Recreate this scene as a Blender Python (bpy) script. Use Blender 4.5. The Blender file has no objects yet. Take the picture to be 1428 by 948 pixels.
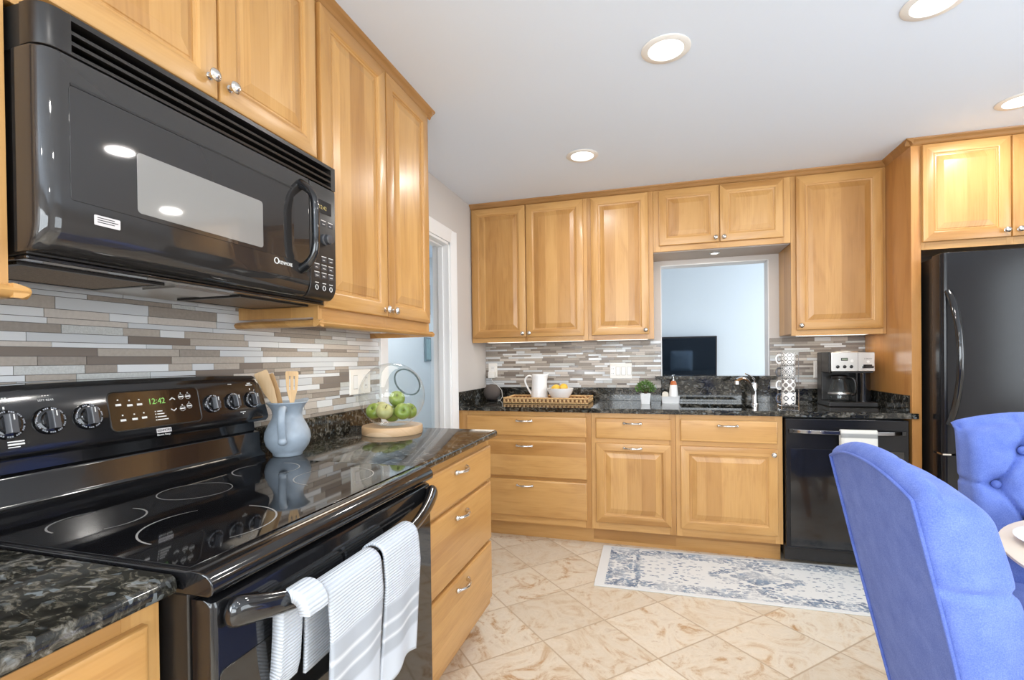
import bpy, math, random
from mathutils import Vector, Matrix
from mathutils import noise as mnoise
PI = math.pi
random.seed(7)
scene = bpy.context.scene
COL = scene.collection

# ------------------------------------------------------------------ camera
F_PX, YAW, PITCH, ROLL = 682.6, 0.2858, -0.0074, -0.0121
cam_d = bpy.data.cameras.new('camera')
cam = bpy.data.objects.new('camera', cam_d)
COL.objects.link(cam)
fw = Vector((-math.sin(YAW), math.cos(YAW), 0)); ri = Vector((math.cos(YAW), math.sin(YAW), 0)); up = Vector((0, 0, 1))
f2 = fw * math.cos(PITCH) + up * math.sin(PITCH); u2 = up * math.cos(PITCH) - fw * math.sin(PITCH)
r3 = ri * math.cos(ROLL) + u2 * math.sin(ROLL); u3 = u2 * math.cos(ROLL) - ri * math.sin(ROLL)
M = Matrix((r3, u3, -f2)).transposed().to_4x4()
M.translation = (1.3548, -3.8497, 1.238)
cam.matrix_world = M
cam_d.sensor_width = 36.0
cam_d.lens = 36.0 * F_PX / 1428.0
cam_d.shift_y = 32.36 / 1428.0
cam_d.clip_start = 0.02
scene.camera = cam

# ------------------------------------------------------------------ world, exposure, large lights
scene.view_settings.view_transform = 'Standard'
scene.view_settings.look = 'None'
scene.view_settings.gamma = 1.0
scene.view_settings.use_curve_mapping = False
scene.view_settings.exposure = -0.55
scene.cycles.use_denoising = True
scene.cycles.max_bounces = 10
scene.cycles.diffuse_bounces = 5
scene.cycles.sample_clamp_indirect = 6.0
w = bpy.data.worlds.new('daylight'); scene.world = w; w.use_nodes = True
bg = w.node_tree.nodes['Background']
bg.inputs[0].default_value = (0.80, 0.90, 1.0, 1); bg.inputs[1].default_value = 1.5

def area(name, loc, target, sx, sy, power, col=(1, 1, 1), shape='RECTANGLE', spread=None, parent=None):
    l = bpy.data.lights.new(name, 'AREA'); l.shape = shape; l.size = sx; l.size_y = sy
    l.energy = power; l.color = col
    if spread: l.spread = spread
    o = bpy.data.objects.new(name, l); COL.objects.link(o)
    d = Vector(target) - Vector(loc)
    o.rotation_euler = d.to_track_quat('-Z', 'Y').to_euler(); o.location = loc
    return o
# daylight entering by the dining windows (right wall), an unseen rear window and added fills
area('window_and_fill', (4.52, -2.9, 1.45), (0, -2.9, 1.35), 2.3, 1.3, 70, (0.88, 0.95, 1.0))
area('window_and_fill', (1.95, -6.40, 1.60), (1.95, 0, 1.5), 2.9, 1.1, 125, (0.88, 0.95, 1.0))
area('window_and_fill', (0.03, -5.35, 1.5), (3, -4.6, 1.3), 1.5, 1.2, 140, (0.88, 0.95, 1.0))  # added light from the left rear, for the near chair's back
area('window_and_fill', (4.40, 1.6, 1.5), (0, 1.6, 1.3), 1.6, 1.6, 105, (0.86, 0.94, 1.0))  # added fill for the living room, no window behind it
area('hall_fill', (-0.5, 0.1, 2.40), (-0.7, 0.1, 0), 0.5, 1.6, 74, (0.94, 0.98, 1.0))  # added fill to brighten the hall wall, no fixture here

# ------------------------------------------------------------------ helpers
org = {}
def srgb(r, g, b):
    def f(c):
        c /= 255.0
        return c / 12.92 if c <= 0.04045 else ((c + 0.055) / 1.055) ** 2.4
    return (f(r), f(g), f(b), 1.0)

class MB:
    def __init__(s): s.v = []; s.f = []; s.m = []
    def add(s, verts, faces, mat=0):
        b = len(s.v); s.v += [tuple(x) for x in verts]
        for f in faces: s.f.append(tuple(b + i for i in f)); s.m.append(mat)
        return s
    def box(s, x0, x1, y0, y1, z0, z1, mat=0):
        v = [(x0, y0, z0), (x1, y0, z0), (x1, y1, z0), (x0, y1, z0), (x0, y0, z1), (x1, y0, z1), (x1, y1, z1), (x0, y1, z1)]
        return s.add(v, [(0, 3, 2, 1), (4, 5, 6, 7), (0, 1, 5, 4), (1, 2, 6, 5), (2, 3, 7, 6), (3, 0, 4, 7)], mat)
    def loft(s, rings, closed=True, cap0=True, cap1=True, mat=0):
        n = len(rings[0]); v = [p for r in rings for p in r]; f = []
        for i in range(len(rings) - 1):
            for j in range(n if closed else n - 1):
                k = (j + 1) % n
                f.append((i * n + j, i * n + k, (i + 1) * n + k, (i + 1) * n + j))
        if cap0: f.append(tuple(reversed(range(n))))
        if cap1: f.append(tuple((len(rings) - 1) * n + j for j in range(n)))
        return s.add(v, f, mat)
    def lathe(s, prof, c=(0, 0, 0), n=24, mat=0, axis='z', cap=True):
        rings = []
        for r, h in prof:
            ring = []
            for i in range(n):
                a = 2 * PI * i / n; p = (r * math.cos(a), r * math.sin(a))
                if axis == 'z': q = (c[0] + p[0], c[1] + p[1], c[2] + h)
                elif axis == 'x': q = (c[0] + h, c[1] + p[0], c[2] + p[1])
                else: q = (c[0] + p[1], c[1] + h, c[2] + p[0])
                ring.append(q)
            rings.append(ring)
        return s.loft(rings, True, cap, cap, mat)
    def tube(s, pts, r, n=10, mat=0, cap=True, closed=False, flat=None):
        P = [Vector(p) for p in pts]; N = len(P); rings = []
        if not hasattr(r, '__len__'): r = [r] * N
        prev = None
        for i in range(N):
            if closed: t = P[(i + 1) % N] - P[i - 1]
            else: t = P[min(i + 1, N - 1)] - P[max(i - 1, 0)]
            t.normalize()
            if prev is None:
                a = Vector((0, 0, 1)) if abs(t.z) < 0.9 else Vector((1, 0, 0))
                nr = t.cross(a).normalized()
            else:
                nr = prev - t * prev.dot(t); nr.normalize()
            prev = nr; b = t.cross(nr)
            k1, k2 = (1, 1) if not flat else flat
            rings.append([tuple(P[i] + (nr * math.cos(2 * PI * j / n) * k1 + b * math.sin(2 * PI * j / n) * k2) * r[i]) for j in range(n)])
        if closed: rings.append(rings[0]); cap = False
        return s.loft(rings, True, cap, cap, mat)
    def prism(s, poly, axis, a0, a1, mat=0):
        def mk(p, a):
            return {'x': (a, p[0], p[1]), 'y': (p[0], a, p[1]), 'z': (p[0], p[1], a)}[axis]
        return s.loft([[mk(p, a0) for p in poly], [mk(p, a1) for p in poly]], True, True, True, mat)
    def sphere(s, c, r, nu=20, nv=12, mat=0):
        if not hasattr(r, '__len__'): r = (r, r, r)
        rings = []
        for j in range(nv + 1):
            t = -PI / 2 + PI * j / nv; cr = max(math.cos(t), 0.012)
            rings.append([(c[0] + r[0] * cr * math.cos(2 * PI * i / nu), c[1] + r[1] * cr * math.sin(2 * PI * i / nu), c[2] + r[2] * math.sin(t)) for i in range(nu)])
        return s.loft(rings, True, True, True, mat)
    def grid(s, fn, nu, nv, mat=0, flip=False):
        v = [fn(i / nu, j / nv) for j in range(nv + 1) for i in range(nu + 1)]; f = []
        for j in range(nv):
            for i in range(nu):
                a = j * (nu + 1) + i; q = (a, a + 1, a + nu + 2, a + nu + 1)
                f.append(q[::-1] if flip else q)
        return s.add(v, f, mat)
    def xform(s, mat, i0=0):
        for i in range(i0, len(s.v)): s.v[i] = tuple(mat @ Vector(s.v[i]))
        return s
    def build(s, name, mats, parent=None, bevel=0, seg=2, smooth=35, origin=None, solid=0, sub=0, fix=True):
        o0 = org[parent] if parent is not None else Vector(origin if origin else (0, 0, 0))
        me = bpy.data.meshes.new(name)
        me.from_pydata([(x - o0[0], y - o0[1], z - o0[2]) for x, y, z in s.v], [], s.f)
        if not isinstance(mats, (list, tuple)): mats = [mats]
        for m in mats: me.materials.append(m)
        me.polygons.foreach_set('material_index', s.m)
        if fix:
            import bmesh
            bm = bmesh.new(); bm.from_mesh(me); bmesh.ops.recalc_face_normals(bm, faces=bm.faces); bm.to_mesh(me); bm.free()
        me.polygons.foreach_set('use_smooth', [True] * len(me.polygons))
        if smooth < 180: me.set_sharp_from_angle(angle=math.radians(smooth))
        me.update()
        o = bpy.data.objects.new(name, me); COL.objects.link(o)
        org[o] = o0
        if parent is not None: o.parent = parent
        else: o.location = o0
        if solid:
            m = o.modifiers.new('thickness', 'SOLIDIFY'); m.thickness = solid; m.offset = 0
        if bevel:
            m = o.modifiers.new('bevel', 'BEVEL'); m.width = bevel; m.segments = seg; m.limit_method = 'ANGLE'; m.angle_limit = math.radians(40)
            m.harden_normals = True
        if sub:
            m = o.modifiers.new('subdivision', 'SUBSURF'); m.levels = sub; m.render_levels = sub
        return o

def tag(o, label, cat, group=None):
    o['label'] = label; o['category'] = cat
    if group: o['group'] = group
    return o
def thing(name, label, cat, loc=(0, 0, 0), group=None):
    o = bpy.data.objects.new(name, None); COL.objects.link(o)
    o.empty_display_size = 0.05; o.location = loc; org[o] = Vector(loc)
    return tag(o, label, cat, group)
def structure(o):
    o['kind'] = 'structure'; return o
def dup(root, loc, label=None, group=None):
    r = root.copy(); COL.objects.link(r); r.location = loc
    if label: r['label'] = label
    if group: r['group'] = group
    for ch in list(root.children):
        c = ch.copy(); COL.objects.link(c); c.parent = r
        for g in list(ch.children):
            d = g.copy(); COL.objects.link(d); d.parent = c
    return r
FACE_X = Matrix(((0, 0, 1), (1, 0, 0), (0, 1, 0)))          # text frame on a surface facing +x
FACE_Y = Matrix(((1, 0, 0), (0, 0, -1), (0, 1, 0)))         # text frame on a surface facing -y
def text(name, body, size, loc, rot, m, parent, align='CENTER', depth=0.0003, sx=1.0):
    cu = bpy.data.curves.new(name, 'FONT'); cu.body = body; cu.size = size; cu.align_x = align; cu.align_y = 'CENTER'; cu.extrude = depth
    t = bpy.data.objects.new(name, cu); COL.objects.link(t)
    dg = bpy.context.evaluated_depsgraph_get()
    me = bpy.data.meshes.new_from_object(t.evaluated_get(dg))
    bpy.data.objects.remove(t)
    R = rot.to_4x4(); T = Matrix.Translation(Vector(loc) - org[parent])
    me.transform(T @ R @ Matrix.Diagonal((sx, 1, 1, 1)))
    me.materials.clear(); me.materials.append(m)
    o = bpy.data.objects.new(name, me); COL.objects.link(o); o.parent = parent; org[o] = org[parent]
    return o

# ------------------------------------------------------------------ materials
def newmat(name):
    m = bpy.data.materials.new(name); m.use_nodes = True
    return m, m.node_tree.nodes, m.node_tree.links, m.node_tree.nodes['Principled BSDF']
def simple(name, col, rough=0.5, metal=0.0, spec=0.5, coat=0.0, emit=None, es=0, bump=0, bscale=200, sheen=0, mottled=0):
    m, n, l, p = newmat(name)
    p.inputs['Base Color'].default_value = col; p.inputs['Roughness'].default_value = rough; p.inputs['Metallic'].default_value = metal
    p.inputs['Specular IOR Level'].default_value = spec; p.inputs['Coat Weight'].default_value = coat; p.inputs['Coat Roughness'].default_value = 0.03
    if sheen: p.inputs['Sheen Weight'].default_value = sheen
    if emit: p.inputs['Emission Color'].default_value = emit; p.inputs['Emission Strength'].default_value = es
    tc = n.new('ShaderNodeTexCoord')
    nz = n.new('ShaderNodeTexNoise'); nz.inputs['Scale'].default_value = bscale; nz.inputs['Detail'].default_value = 3
    l.new(tc.outputs['Object'], nz.inputs['Vector'])
    if bump:
        b = n.new('ShaderNodeBump'); b.inputs['Strength'].default_value = bump; b.inputs['Distance'].default_value = 0.002
        l.new(nz.outputs['Fac'], b.inputs['Height']); l.new(b.outputs['Normal'], p.inputs['Normal'])
    if mottled:
        mx = n.new('ShaderNodeMix'); mx.data_type = 'RGBA'; mx.blend_type = 'MULTIPLY'; mx.inputs[0].default_value = mottled
        mx.inputs[6].default_value = col
        l.new(nz.outputs['Color'], mx.inputs[7]); 
        r = n.new('ShaderNodeValToRGB'); r.color_ramp.elements[0].color = (0.55, 0.55, 0.55, 1); r.color_ramp.elements[0].position = 0.3; r.color_ramp.elements[1].color = (1.15, 1.15, 1.15, 1); r.color_ramp.elements[1].position = 0.7
        l.new(nz.outputs['Fac'], r.inputs[0]); l.new(r.outputs[0], mx.inputs[7]); l.new(mx.outputs[2], p.inputs['Base Color'])
    return m
def math_node(n, l, op, a, b=None):
    x = n.new('ShaderNodeMath'); x.operation = op
    for i, q in enumerate((a, b)):
        if q is None: continue
        if isinstance(q, (int, float)): x.inputs[i].default_value = q
        else: l.new(q, x.inputs[i])
    return x.outputs[0]
def ramp(n, l, fac, stops, interp='LINEAR'):
    r = n.new('ShaderNodeValToRGB'); r.color_ramp.interpolation = interp
    e = r.color_ramp.elements
    while len(e) < len(stops): e.new(0.5)
    for q, (p, c) in zip(e, stops): q.position = p; q.color = c
    l.new(fac, r.inputs[0]); return r.outputs[0]
def mixc(n, l, fac, a, b, mode='MIX'):
    x = n.new('ShaderNodeMix'); x.data_type = 'RGBA'; x.blend_type = mode
    for i, q in ((0, fac), (6, a), (7, b)):
        if isinstance(q, (int, float)): x.inputs[i].default_value = q
        elif isinstance(q, tuple): x.inputs[i].default_value = q
        else: l.new(q, x.inputs[i])
    return x.outputs[2]

def wood(name, grain, base=(0.560, 0.308, 0.103), dark=(0.42, 0.205, 0.060), pl=0.088, rough=0.33):
    m, n, l, p = newmat(name)
    tc = n.new('ShaderNodeTexCoord'); sp = n.new('ShaderNodeSeparateXYZ'); l.new(tc.outputs['Object'], sp.inputs[0])
    oi = n.new('ShaderNodeObjectInfo')
    X, Y, Z = sp.outputs
    rnd = math_node(n, l, 'MULTIPLY', oi.outputs['Random'], 37.0)
    if grain == 'z': across, along = math_node(n, l, 'ADD', X, Y), Z
    elif grain == 'x': across, along = math_node(n, l, 'ADD', Z, Y), X
    else: across, along = math_node(n, l, 'ADD', Z, X), Y
    a1 = math_node(n, l, 'ADD', across, rnd)
    pid = math_node(n, l, 'FLOOR', math_node(n, l, 'DIVIDE', a1, pl))
    wn = n.new('ShaderNodeTexWhiteNoise'); wn.noise_dimensions = '1D'; l.new(pid, wn.inputs['W'])
    cv = n.new('ShaderNodeCombineXYZ')
    l.new(math_node(n, l, 'MULTIPLY', a1, 8.0), cv.inputs[0])
    l.new(math_node(n, l, 'MULTIPLY', along, 1.5), cv.inputs[1])
    l.new(math_node(n, l, 'MULTIPLY', wn.outputs['Value'], 20.0), cv.inputs[2])
    nz = n.new('ShaderNodeTexNoise'); nz.inputs['Scale'].default_value = 1.6; nz.inputs['Detail'].default_value = 5; nz.inputs['Distortion'].default_value = 0.9
    l.new(cv.outputs[0], nz.inputs['Vector'])
    cv2 = n.new('ShaderNodeCombineXYZ')
    l.new(math_node(n, l, 'MULTIPLY', a1, 160.0), cv2.inputs[0]); l.new(math_node(n, l, 'MULTIPLY', along, 5.0), cv2.inputs[1])
    n2 = n.new('ShaderNodeTexNoise'); n2.inputs['Scale'].default_value = 1.0; n2.inputs['Detail'].default_value = 2; l.new(cv2.outputs[0], n2.inputs['Vector'])
    g = math_node(n, l, 'ADD', math_node(n, l, 'MULTIPLY', nz.outputs['Fac'], 0.70), math_node(n, l, 'MULTIPLY', n2.outputs['Fac'], 0.30))
    c1 = ramp(n, l, g, [(0.25, (*dark, 1)), (0.50, (*base, 1)), (0.80, (min(base[0] * 1.12, 1), base[1] * 1.17, base[2] * 1.3, 1))])
    tone = ramp(n, l, wn.outputs['Value'], [(0.0, (0.78, 0.70, 0.60, 1)), (0.38, (0.96, 0.94, 0.91, 1)), (1.0, (1.08, 1.10, 1.15, 1))])
    col = mixc(n, l, 1.0, c1, tone, 'MULTIPLY')
    # occasional small knots
    vo = n.new('ShaderNodeTexVoronoi'); vo.inputs['Scale'].default_value = 0.55; l.new(cv.outputs[0], vo.inputs['Vector'])
    kf = ramp(n, l, vo.outputs['Distance'], [(0.0, (1, 1, 1, 1)), (0.10, (0, 0, 0, 1))])
    col = mixc(n, l, math_node(n, l, 'MULTIPLY', kf, 0.45), col, (0.36, 0.17, 0.06, 1))
    l.new(col, p.inputs['Base Color'])
    p.inputs['Roughness'].default_value = rough; p.inputs['Coat Weight'].default_value = 0.15; p.inputs['Coat Roughness'].default_value = 0.2
    return m
W_Z = wood('maple_vertical', 'z'); W_X = wood('maple_horizontal', 'x'); W_Y = wood('maple_lengthwise', 'y')
W_CROWN = wood('shaded_maple_trim', 'x', (0.40, 0.205, 0.070), (0.30, 0.145, 0.045)); W_CROWN_Y = wood('shaded_maple_trim_lengthwise', 'y', (0.40, 0.205, 0.070), (0.30, 0.145, 0.045))  # same maple made darker: the crown's shadow is put into its colour
W_PANEL = wood('maple_end_panel', 'z', (0.60, 0.30, 0.095), (0.46, 0.20, 0.055), pl=0.6, rough=0.3)
W_LIGHT = wood('pale_wood', 'x', (0.66, 0.47, 0.29), (0.52, 0.34, 0.19), pl=0.3, rough=0.5)
W_SPOON = wood('utensil_wood', 'z', (0.70, 0.48, 0.25), (0.55, 0.34, 0.16), pl=0.3, rough=0.55)

def granite(name):
    m, n, l, p = newmat(name)
    tc = n.new('ShaderNodeTexCoord')
    mp = n.new('ShaderNodeMapping'); mp.inputs['Rotation'].default_value = (0.3, 0.2, 0.6); mp.inputs['Scale'].default_value = (1, 1.7, 1.3); l.new(tc.outputs['Object'], mp.inputs[0])
    n1 = n.new('ShaderNodeTexNoise'); n1.inputs['Scale'].default_value = 26; n1.inputs['Detail'].default_value = 8; n1.inputs['Roughness'].default_value = 0.68; n1.inputs['Distortion'].default_value = 1.2; l.new(mp.outputs[0], n1.inputs['Vector'])
    c = ramp(n, l, n1.outputs['Fac'], [(0.0, (0.004, 0.004, 0.004, 1)), (0.44, (0.010, 0.010, 0.009, 1)), (0.52, (0.026, 0.025, 0.020, 1)), (0.58, (0.085, 0.076, 0.058, 1)), (0.66, (0.165, 0.16, 0.15, 1)), (0.77, (0.36, 0.37, 0.37, 1))])
    v = n.new('ShaderNodeTexVoronoi'); v.inputs['Scale'].default_value = 75; l.new(mp.outputs[0], v.inputs['Vector'])
    sp = n.new('ShaderNodeSeparateColor'); l.new(v.outputs['Color'], sp.inputs[0])
    fl = ramp(n, l, sp.outputs[0], [(0.90, (0, 0, 0, 1)), (0.93, (1, 1, 1, 1))])
    n3 = n.new('ShaderNodeTexNoise'); n3.inputs['Scale'].default_value = 7; l.new(mp.outputs[0], n3.inputs['Vector'])
    fl2 = math_node(n, l, 'MULTIPLY', fl, ramp(n, l, n3.outputs['Fac'], [(0.42, (0, 0, 0, 1)), (0.6, (0.8, 0.8, 0.8, 1))]))
    c = mixc(n, l, fl2, c, (0.15, 0.17, 0.18, 1))
    l.new(c, p.inputs['Base Color']); p.inputs['Roughness'].default_value = 0.07; p.inputs['Specular IOR Level'].default_value = 0.6
    return m
GRANITE = granite('dark_granite')

def floor_mat():
    m, n, l, p = newmat('beige_stone_tile')
    tc = n.new('ShaderNodeTexCoord'); sp = n.new('ShaderNodeSeparateXYZ'); l.new(tc.outputs['Object'], sp.inputs[0])
    X = math_node(n, l, 'SUBTRACT', sp.outputs[0], 1.11); Y = math_node(n, l, 'SUBTRACT', sp.outputs[1], -1.516)
    D = 0.4855
    a = math_node(n, l, 'DIVIDE', math_node(n, l, 'ADD', X, Y), D); b = math_node(n, l, 'DIVIDE', math_node(n, l, 'SUBTRACT', X, Y), D)
    def edge(q):
        fr = math_node(n, l, 'FRACT', q)
        return math_node(n, l, 'MINIMUM', fr, math_node(n, l, 'SUBTRACT', 1.0, fr))
    e = math_node(n, l, 'MINIMUM', edge(a), edge(b))
    gr = ramp(n, l, e, [(0.007, (1, 1, 1, 1)), (0.013, (0, 0, 0, 1))])
    idv = n.new('ShaderNodeCombineXYZ'); l.new(math_node(n, l, 'FLOOR', a), idv.inputs[0]); l.new(math_node(n, l, 'FLOOR', b), idv.inputs[1])
    wn = n.new('ShaderNodeTexWhiteNoise'); wn.noise_dimensions = '3D'; l.new(idv.outputs[0], wn.inputs['Vector'])
    off = n.new('ShaderNodeVectorMath'); off.operation = 'MULTIPLY_ADD'; off.inputs[1].default_value = (9, 9, 9)
    l.new(wn.outputs['Color'], off.inputs[0]); l.new(tc.outputs['Object'], off.inputs[2])
    n1 = n.new('ShaderNodeTexNoise'); n1.inputs['Scale'].default_value = 5.0; n1.inputs['Detail'].default_value = 9; n1.inputs['Roughness'].default_value = 0.66; n1.inputs['Distortion'].default_value = 2.4; l.new(off.outputs[0], n1.inputs['Vector'])
    c = ramp(n, l, n1.outputs['Fac'], [(0.30, srgb(206, 186, 158)), (0.42, srgb(218, 203, 180)), (0.56, srgb(225, 215, 198)), (0.72, srgb(208, 192, 170))])
    pm_ = n.new('ShaderNodeTexNoise'); pm_.inputs['Scale'].default_value = 2.3; pm_.inputs['Detail'].default_value = 2; l.new(off.outputs[0], pm_.inputs['Vector'])
    pmk = ramp(n, l, pm_.outputs['Fac'], [(0.42, (0.12, 0.12, 0.12, 1)), (0.62, (1, 1, 1, 1))])
    pat = ramp(n, l, n1.outputs['Fac'], [(0.36, (1, 1, 1, 1)), (0.47, (0, 0, 0, 1)), (0.62, (0, 0, 0, 1)), (0.70, (.7, .7, .7, 1))])
    c = mixc(n, l, math_node(n, l, 'MULTIPLY', pat, pmk), c, srgb(182, 142, 98))
    n2 = n.new('ShaderNodeTexNoise'); n2.inputs['Scale'].default_value = 9; n2.inputs['Detail'].default_value = 6; n2.inputs['Distortion'].default_value = 3.0; l.new(off.outputs[0], n2.inputs['Vector'])
    vein = ramp(n, l, n2.outputs['Fac'], [(0.47, (0, 0, 0, 1)), (0.50, (1, 1, 1, 1)), (0.53, (0, 0, 0, 1))])
    c = mixc(n, l, math_node(n, l, 'MULTIPLY', vein, 0.35), c, srgb(240, 228, 210))
    tv = ramp(n, l, wn.outputs['Value'], [(0.0, (0.88, 0.85, 0.82, 1)), (1.0, (1.05, 1.05, 1.05, 1))])
    c = mixc(n, l, 1.0, c, tv, 'MULTIPLY')
    c = mixc(n, l, gr, c, srgb(188, 168, 142))
    l.new(c, p.inputs['Base Color']); p.inputs['Roughness'].default_value = 0.28
    bp = n.new('ShaderNodeBump'); bp.inputs['Strength'].default_value = 0.25; bp.inputs['Distance'].default_value = 0.003
    l.new(math_node(n, l, 'SUBTRACT', 1.0, gr), bp.inputs['Height']); l.new(bp.outputs[0], p.inputs['Normal'])
    return m

def rug_mat(cx, cy, L, Wd):
    m, n, l, p = newmat('faded_blue_rug')
    tc = n.new('ShaderNodeTexCoord'); sp = n.new('ShaderNodeSeparateXYZ'); l.new(tc.outputs['Object'], sp.inputs[0])
    X, Y = sp.outputs[0], sp.outputs[1]
    ax, ay = math_node(n, l, 'ABSOLUTE', X), math_node(n, l, 'ABSOLUTE', Y)
    vo = n.new('ShaderNodeTexVoronoi'); vo.inputs['Scale'].default_value = 34; vo.inputs['Randomness'].default_value = 0.75
    mp = n.new('ShaderNodeMapping'); mp.inputs['Scale'].default_value = (0.8, 1.5, 1); cvm = n.new('ShaderNodeCombineXYZ')
    l.new(ax, cvm.inputs[0]); l.new(ay, cvm.inputs[1]); l.new(cvm.outputs[0], mp.inputs[0]); l.new(mp.outputs[0], vo.inputs['Vector'])
    nz = n.new('ShaderNodeTexNoise'); nz.inputs['Scale'].default_value = 60; nz.inputs['Detail'].default_value = 4; l.new(tc.outputs['Object'], nz.inputs['Vector'])
    wear = n.new('ShaderNodeTexNoise'); wear.inputs['Scale'].default_value = 5.5; wear.inputs['Detail'].default_value = 3; l.new(tc.outputs['Object'], wear.inputs['Vector'])
    # nested diamonds and border bands
    dia = math_node(n, l, 'ADD', math_node(n, l, 'DIVIDE', ax, 0.26), math_node(n, l, 'DIVIDE', ay, 0.19))
    med = ramp(n, l, dia, [(0.0, (0.55, 0, 0, 1)), (0.50, (0.62, 0, 0, 1)), (0.54, (0, 0, 0, 1)), (0.66, (0.05, 0, 0, 1)), (0.70, (0.4, 0, 0, 1)), (1.0, (0.36, 0, 0, 1)), (1.02, (0.06, 0, 0, 1)), (1.16, (0.3, 0, 0, 1)), (1.55, (0.22, 0, 0, 1)), (1.6, (0.02, 0, 0, 1))])
    medr = n.new('ShaderNodeSeparateColor'); l.new(med, medr.inputs[0])
    ex = math_node(n, l, 'SUBTRACT', L / 2, ax); ey = math_node(n, l, 'SUBTRACT', Wd / 2, ay)
    bx = ramp(n, l, ex, [(0.0, (0, 0, 0, 1)), (0.045, (0, 0, 0, 1)), (0.06, (0.55, 0, 0, 1)), (0.10, (0.3, 0, 0, 1)), (0.11, (0.5, 0, 0, 1)), (0.19, (0.45, 0, 0, 1)), (0.20, (0.12, 0, 0, 1)), (0.225, (0.6, 0, 0, 1)), (0.25, (0.0, 0, 0, 1))])
    by = ramp(n, l, ey, [(0.0, (0, 0, 0, 1)), (0.02, (0, 0, 0, 1)), (0.03, (0.42, 0, 0, 1)), (0.12, (0.32, 0, 0, 1)), (0.13, (0.0, 0, 0, 1))])
    sbx = n.new('ShaderNodeSeparateColor'); l.new(bx, sbx.inputs[0]); sby = n.new('ShaderNodeSeparateColor'); l.new(by, sby.inputs[0])
    inside = math_node(n, l, 'MULTIPLY', math_node(n, l, 'GREATER_THAN', ex, 0.055), math_node(n, l, 'GREATER_THAN', ey, 0.022))
    dens = math_node(n, l, 'MAXIMUM', math_node(n, l, 'MAXIMUM', medr.outputs[0], sbx.outputs[0]), sby.outputs[0])
    dens = math_node(n, l, 'ADD', dens, 0.44)
    spot = math_node(n, l, 'LESS_THAN', vo.outputs['Distance'], math_node(n, l, 'ADD', math_node(n, l, 'MULTIPLY', dens, 0.75), 0.04))
    grit = ramp(n, l, nz.outputs['Fac'], [(0.36, (0.15, 0, 0, 1)), (0.52, (1, 0, 0, 1))]); sg = n.new('ShaderNodeSeparateColor'); l.new(grit, sg.inputs[0])
    wr = ramp(n, l, wear.outputs['Fac'], [(0.36, (0.30, 0, 0, 1)), (0.56, (1, 0, 0, 1))]); sw = n.new('ShaderNodeSeparateColor'); l.new(wr, sw.inputs[0])
    f = math_node(n, l, 'MULTIPLY', math_node(n, l, 'MULTIPLY', spot, sg.outputs[0]), math_node(n, l, 'MULTIPLY', inside, sw.outputs[0]))
    cn = n.new('ShaderNodeTexNoise'); cn.inputs['Scale'].default_value = 14; l.new(tc.outputs['Object'], cn.inputs['Vector'])
    blue = ramp(n, l, cn.outputs['Fac'], [(0.35, srgb(76, 94, 124)), (0.65, srgb(124, 144, 168))])
    c = mixc(n, l, math_node(n, l, 'MULTIPLY', f, 0.9), srgb(224, 225, 224), blue)
    l.new(c, p.inputs['Base Color']); p.inputs['Roughness'].default_value = 0.95; p.inputs['Specular IOR Level'].default_value = 0.1
    b = n.new('ShaderNodeBump'); b.inputs['Strength'].default_value = 0.3; b.inputs['Distance'].default_value = 0.002; l.new(nz.outputs['Fac'], b.inputs['Height']); l.new(b.outputs[0], p.inputs['Normal'])
    return m

def thin_glass(name, tint=(1, 1, 1, 1), rough=0.0):
    m = bpy.data.materials.new(name); m.use_nodes = True; n, l = m.node_tree.nodes, m.node_tree.links
    n.remove(n['Principled BSDF']); out = n['Material Output']
    t = n.new('ShaderNodeBsdfTransparent'); t.inputs[0].default_value = tint
    g = n.new('ShaderNodeBsdfGlossy'); g.inputs['Roughness'].default_value = rough
    ge = n.new('ShaderNodeNewGeometry'); dt = n.new('ShaderNodeVectorMath'); dt.operation = 'DOT_PRODUCT'
    l.new(ge.outputs['Normal'], dt.inputs[0]); l.new(ge.outputs['Incoming'], dt.inputs[1])
    f5 = math_node(n, l, 'POWER', math_node(n, l, 'SUBTRACT', 1.0, math_node(n, l, 'ABSOLUTE', dt.outputs['Value'])), 5.0)
    fr = math_node(n, l, 'ADD', math_node(n, l, 'MULTIPLY', f5, 0.9), 0.045)
    mx = n.new('ShaderNodeMixShader'); l.new(fr, mx.inputs[0]); l.new(t.outputs[0], mx.inputs[1]); l.new(g.outputs[0], mx.inputs[2]); l.new(mx.outputs[0], out.inputs[0])
    return m
GLASS = thin_glass('clear_glass', (0.97, 0.985, 0.98, 1))
GLASS_RIM = thin_glass('glass_rim', (0.55, 0.60, 0.58, 1), .05)
SMOKE = thin_glass('pane_glass', (0.95, 0.98, 1, 1))

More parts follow.
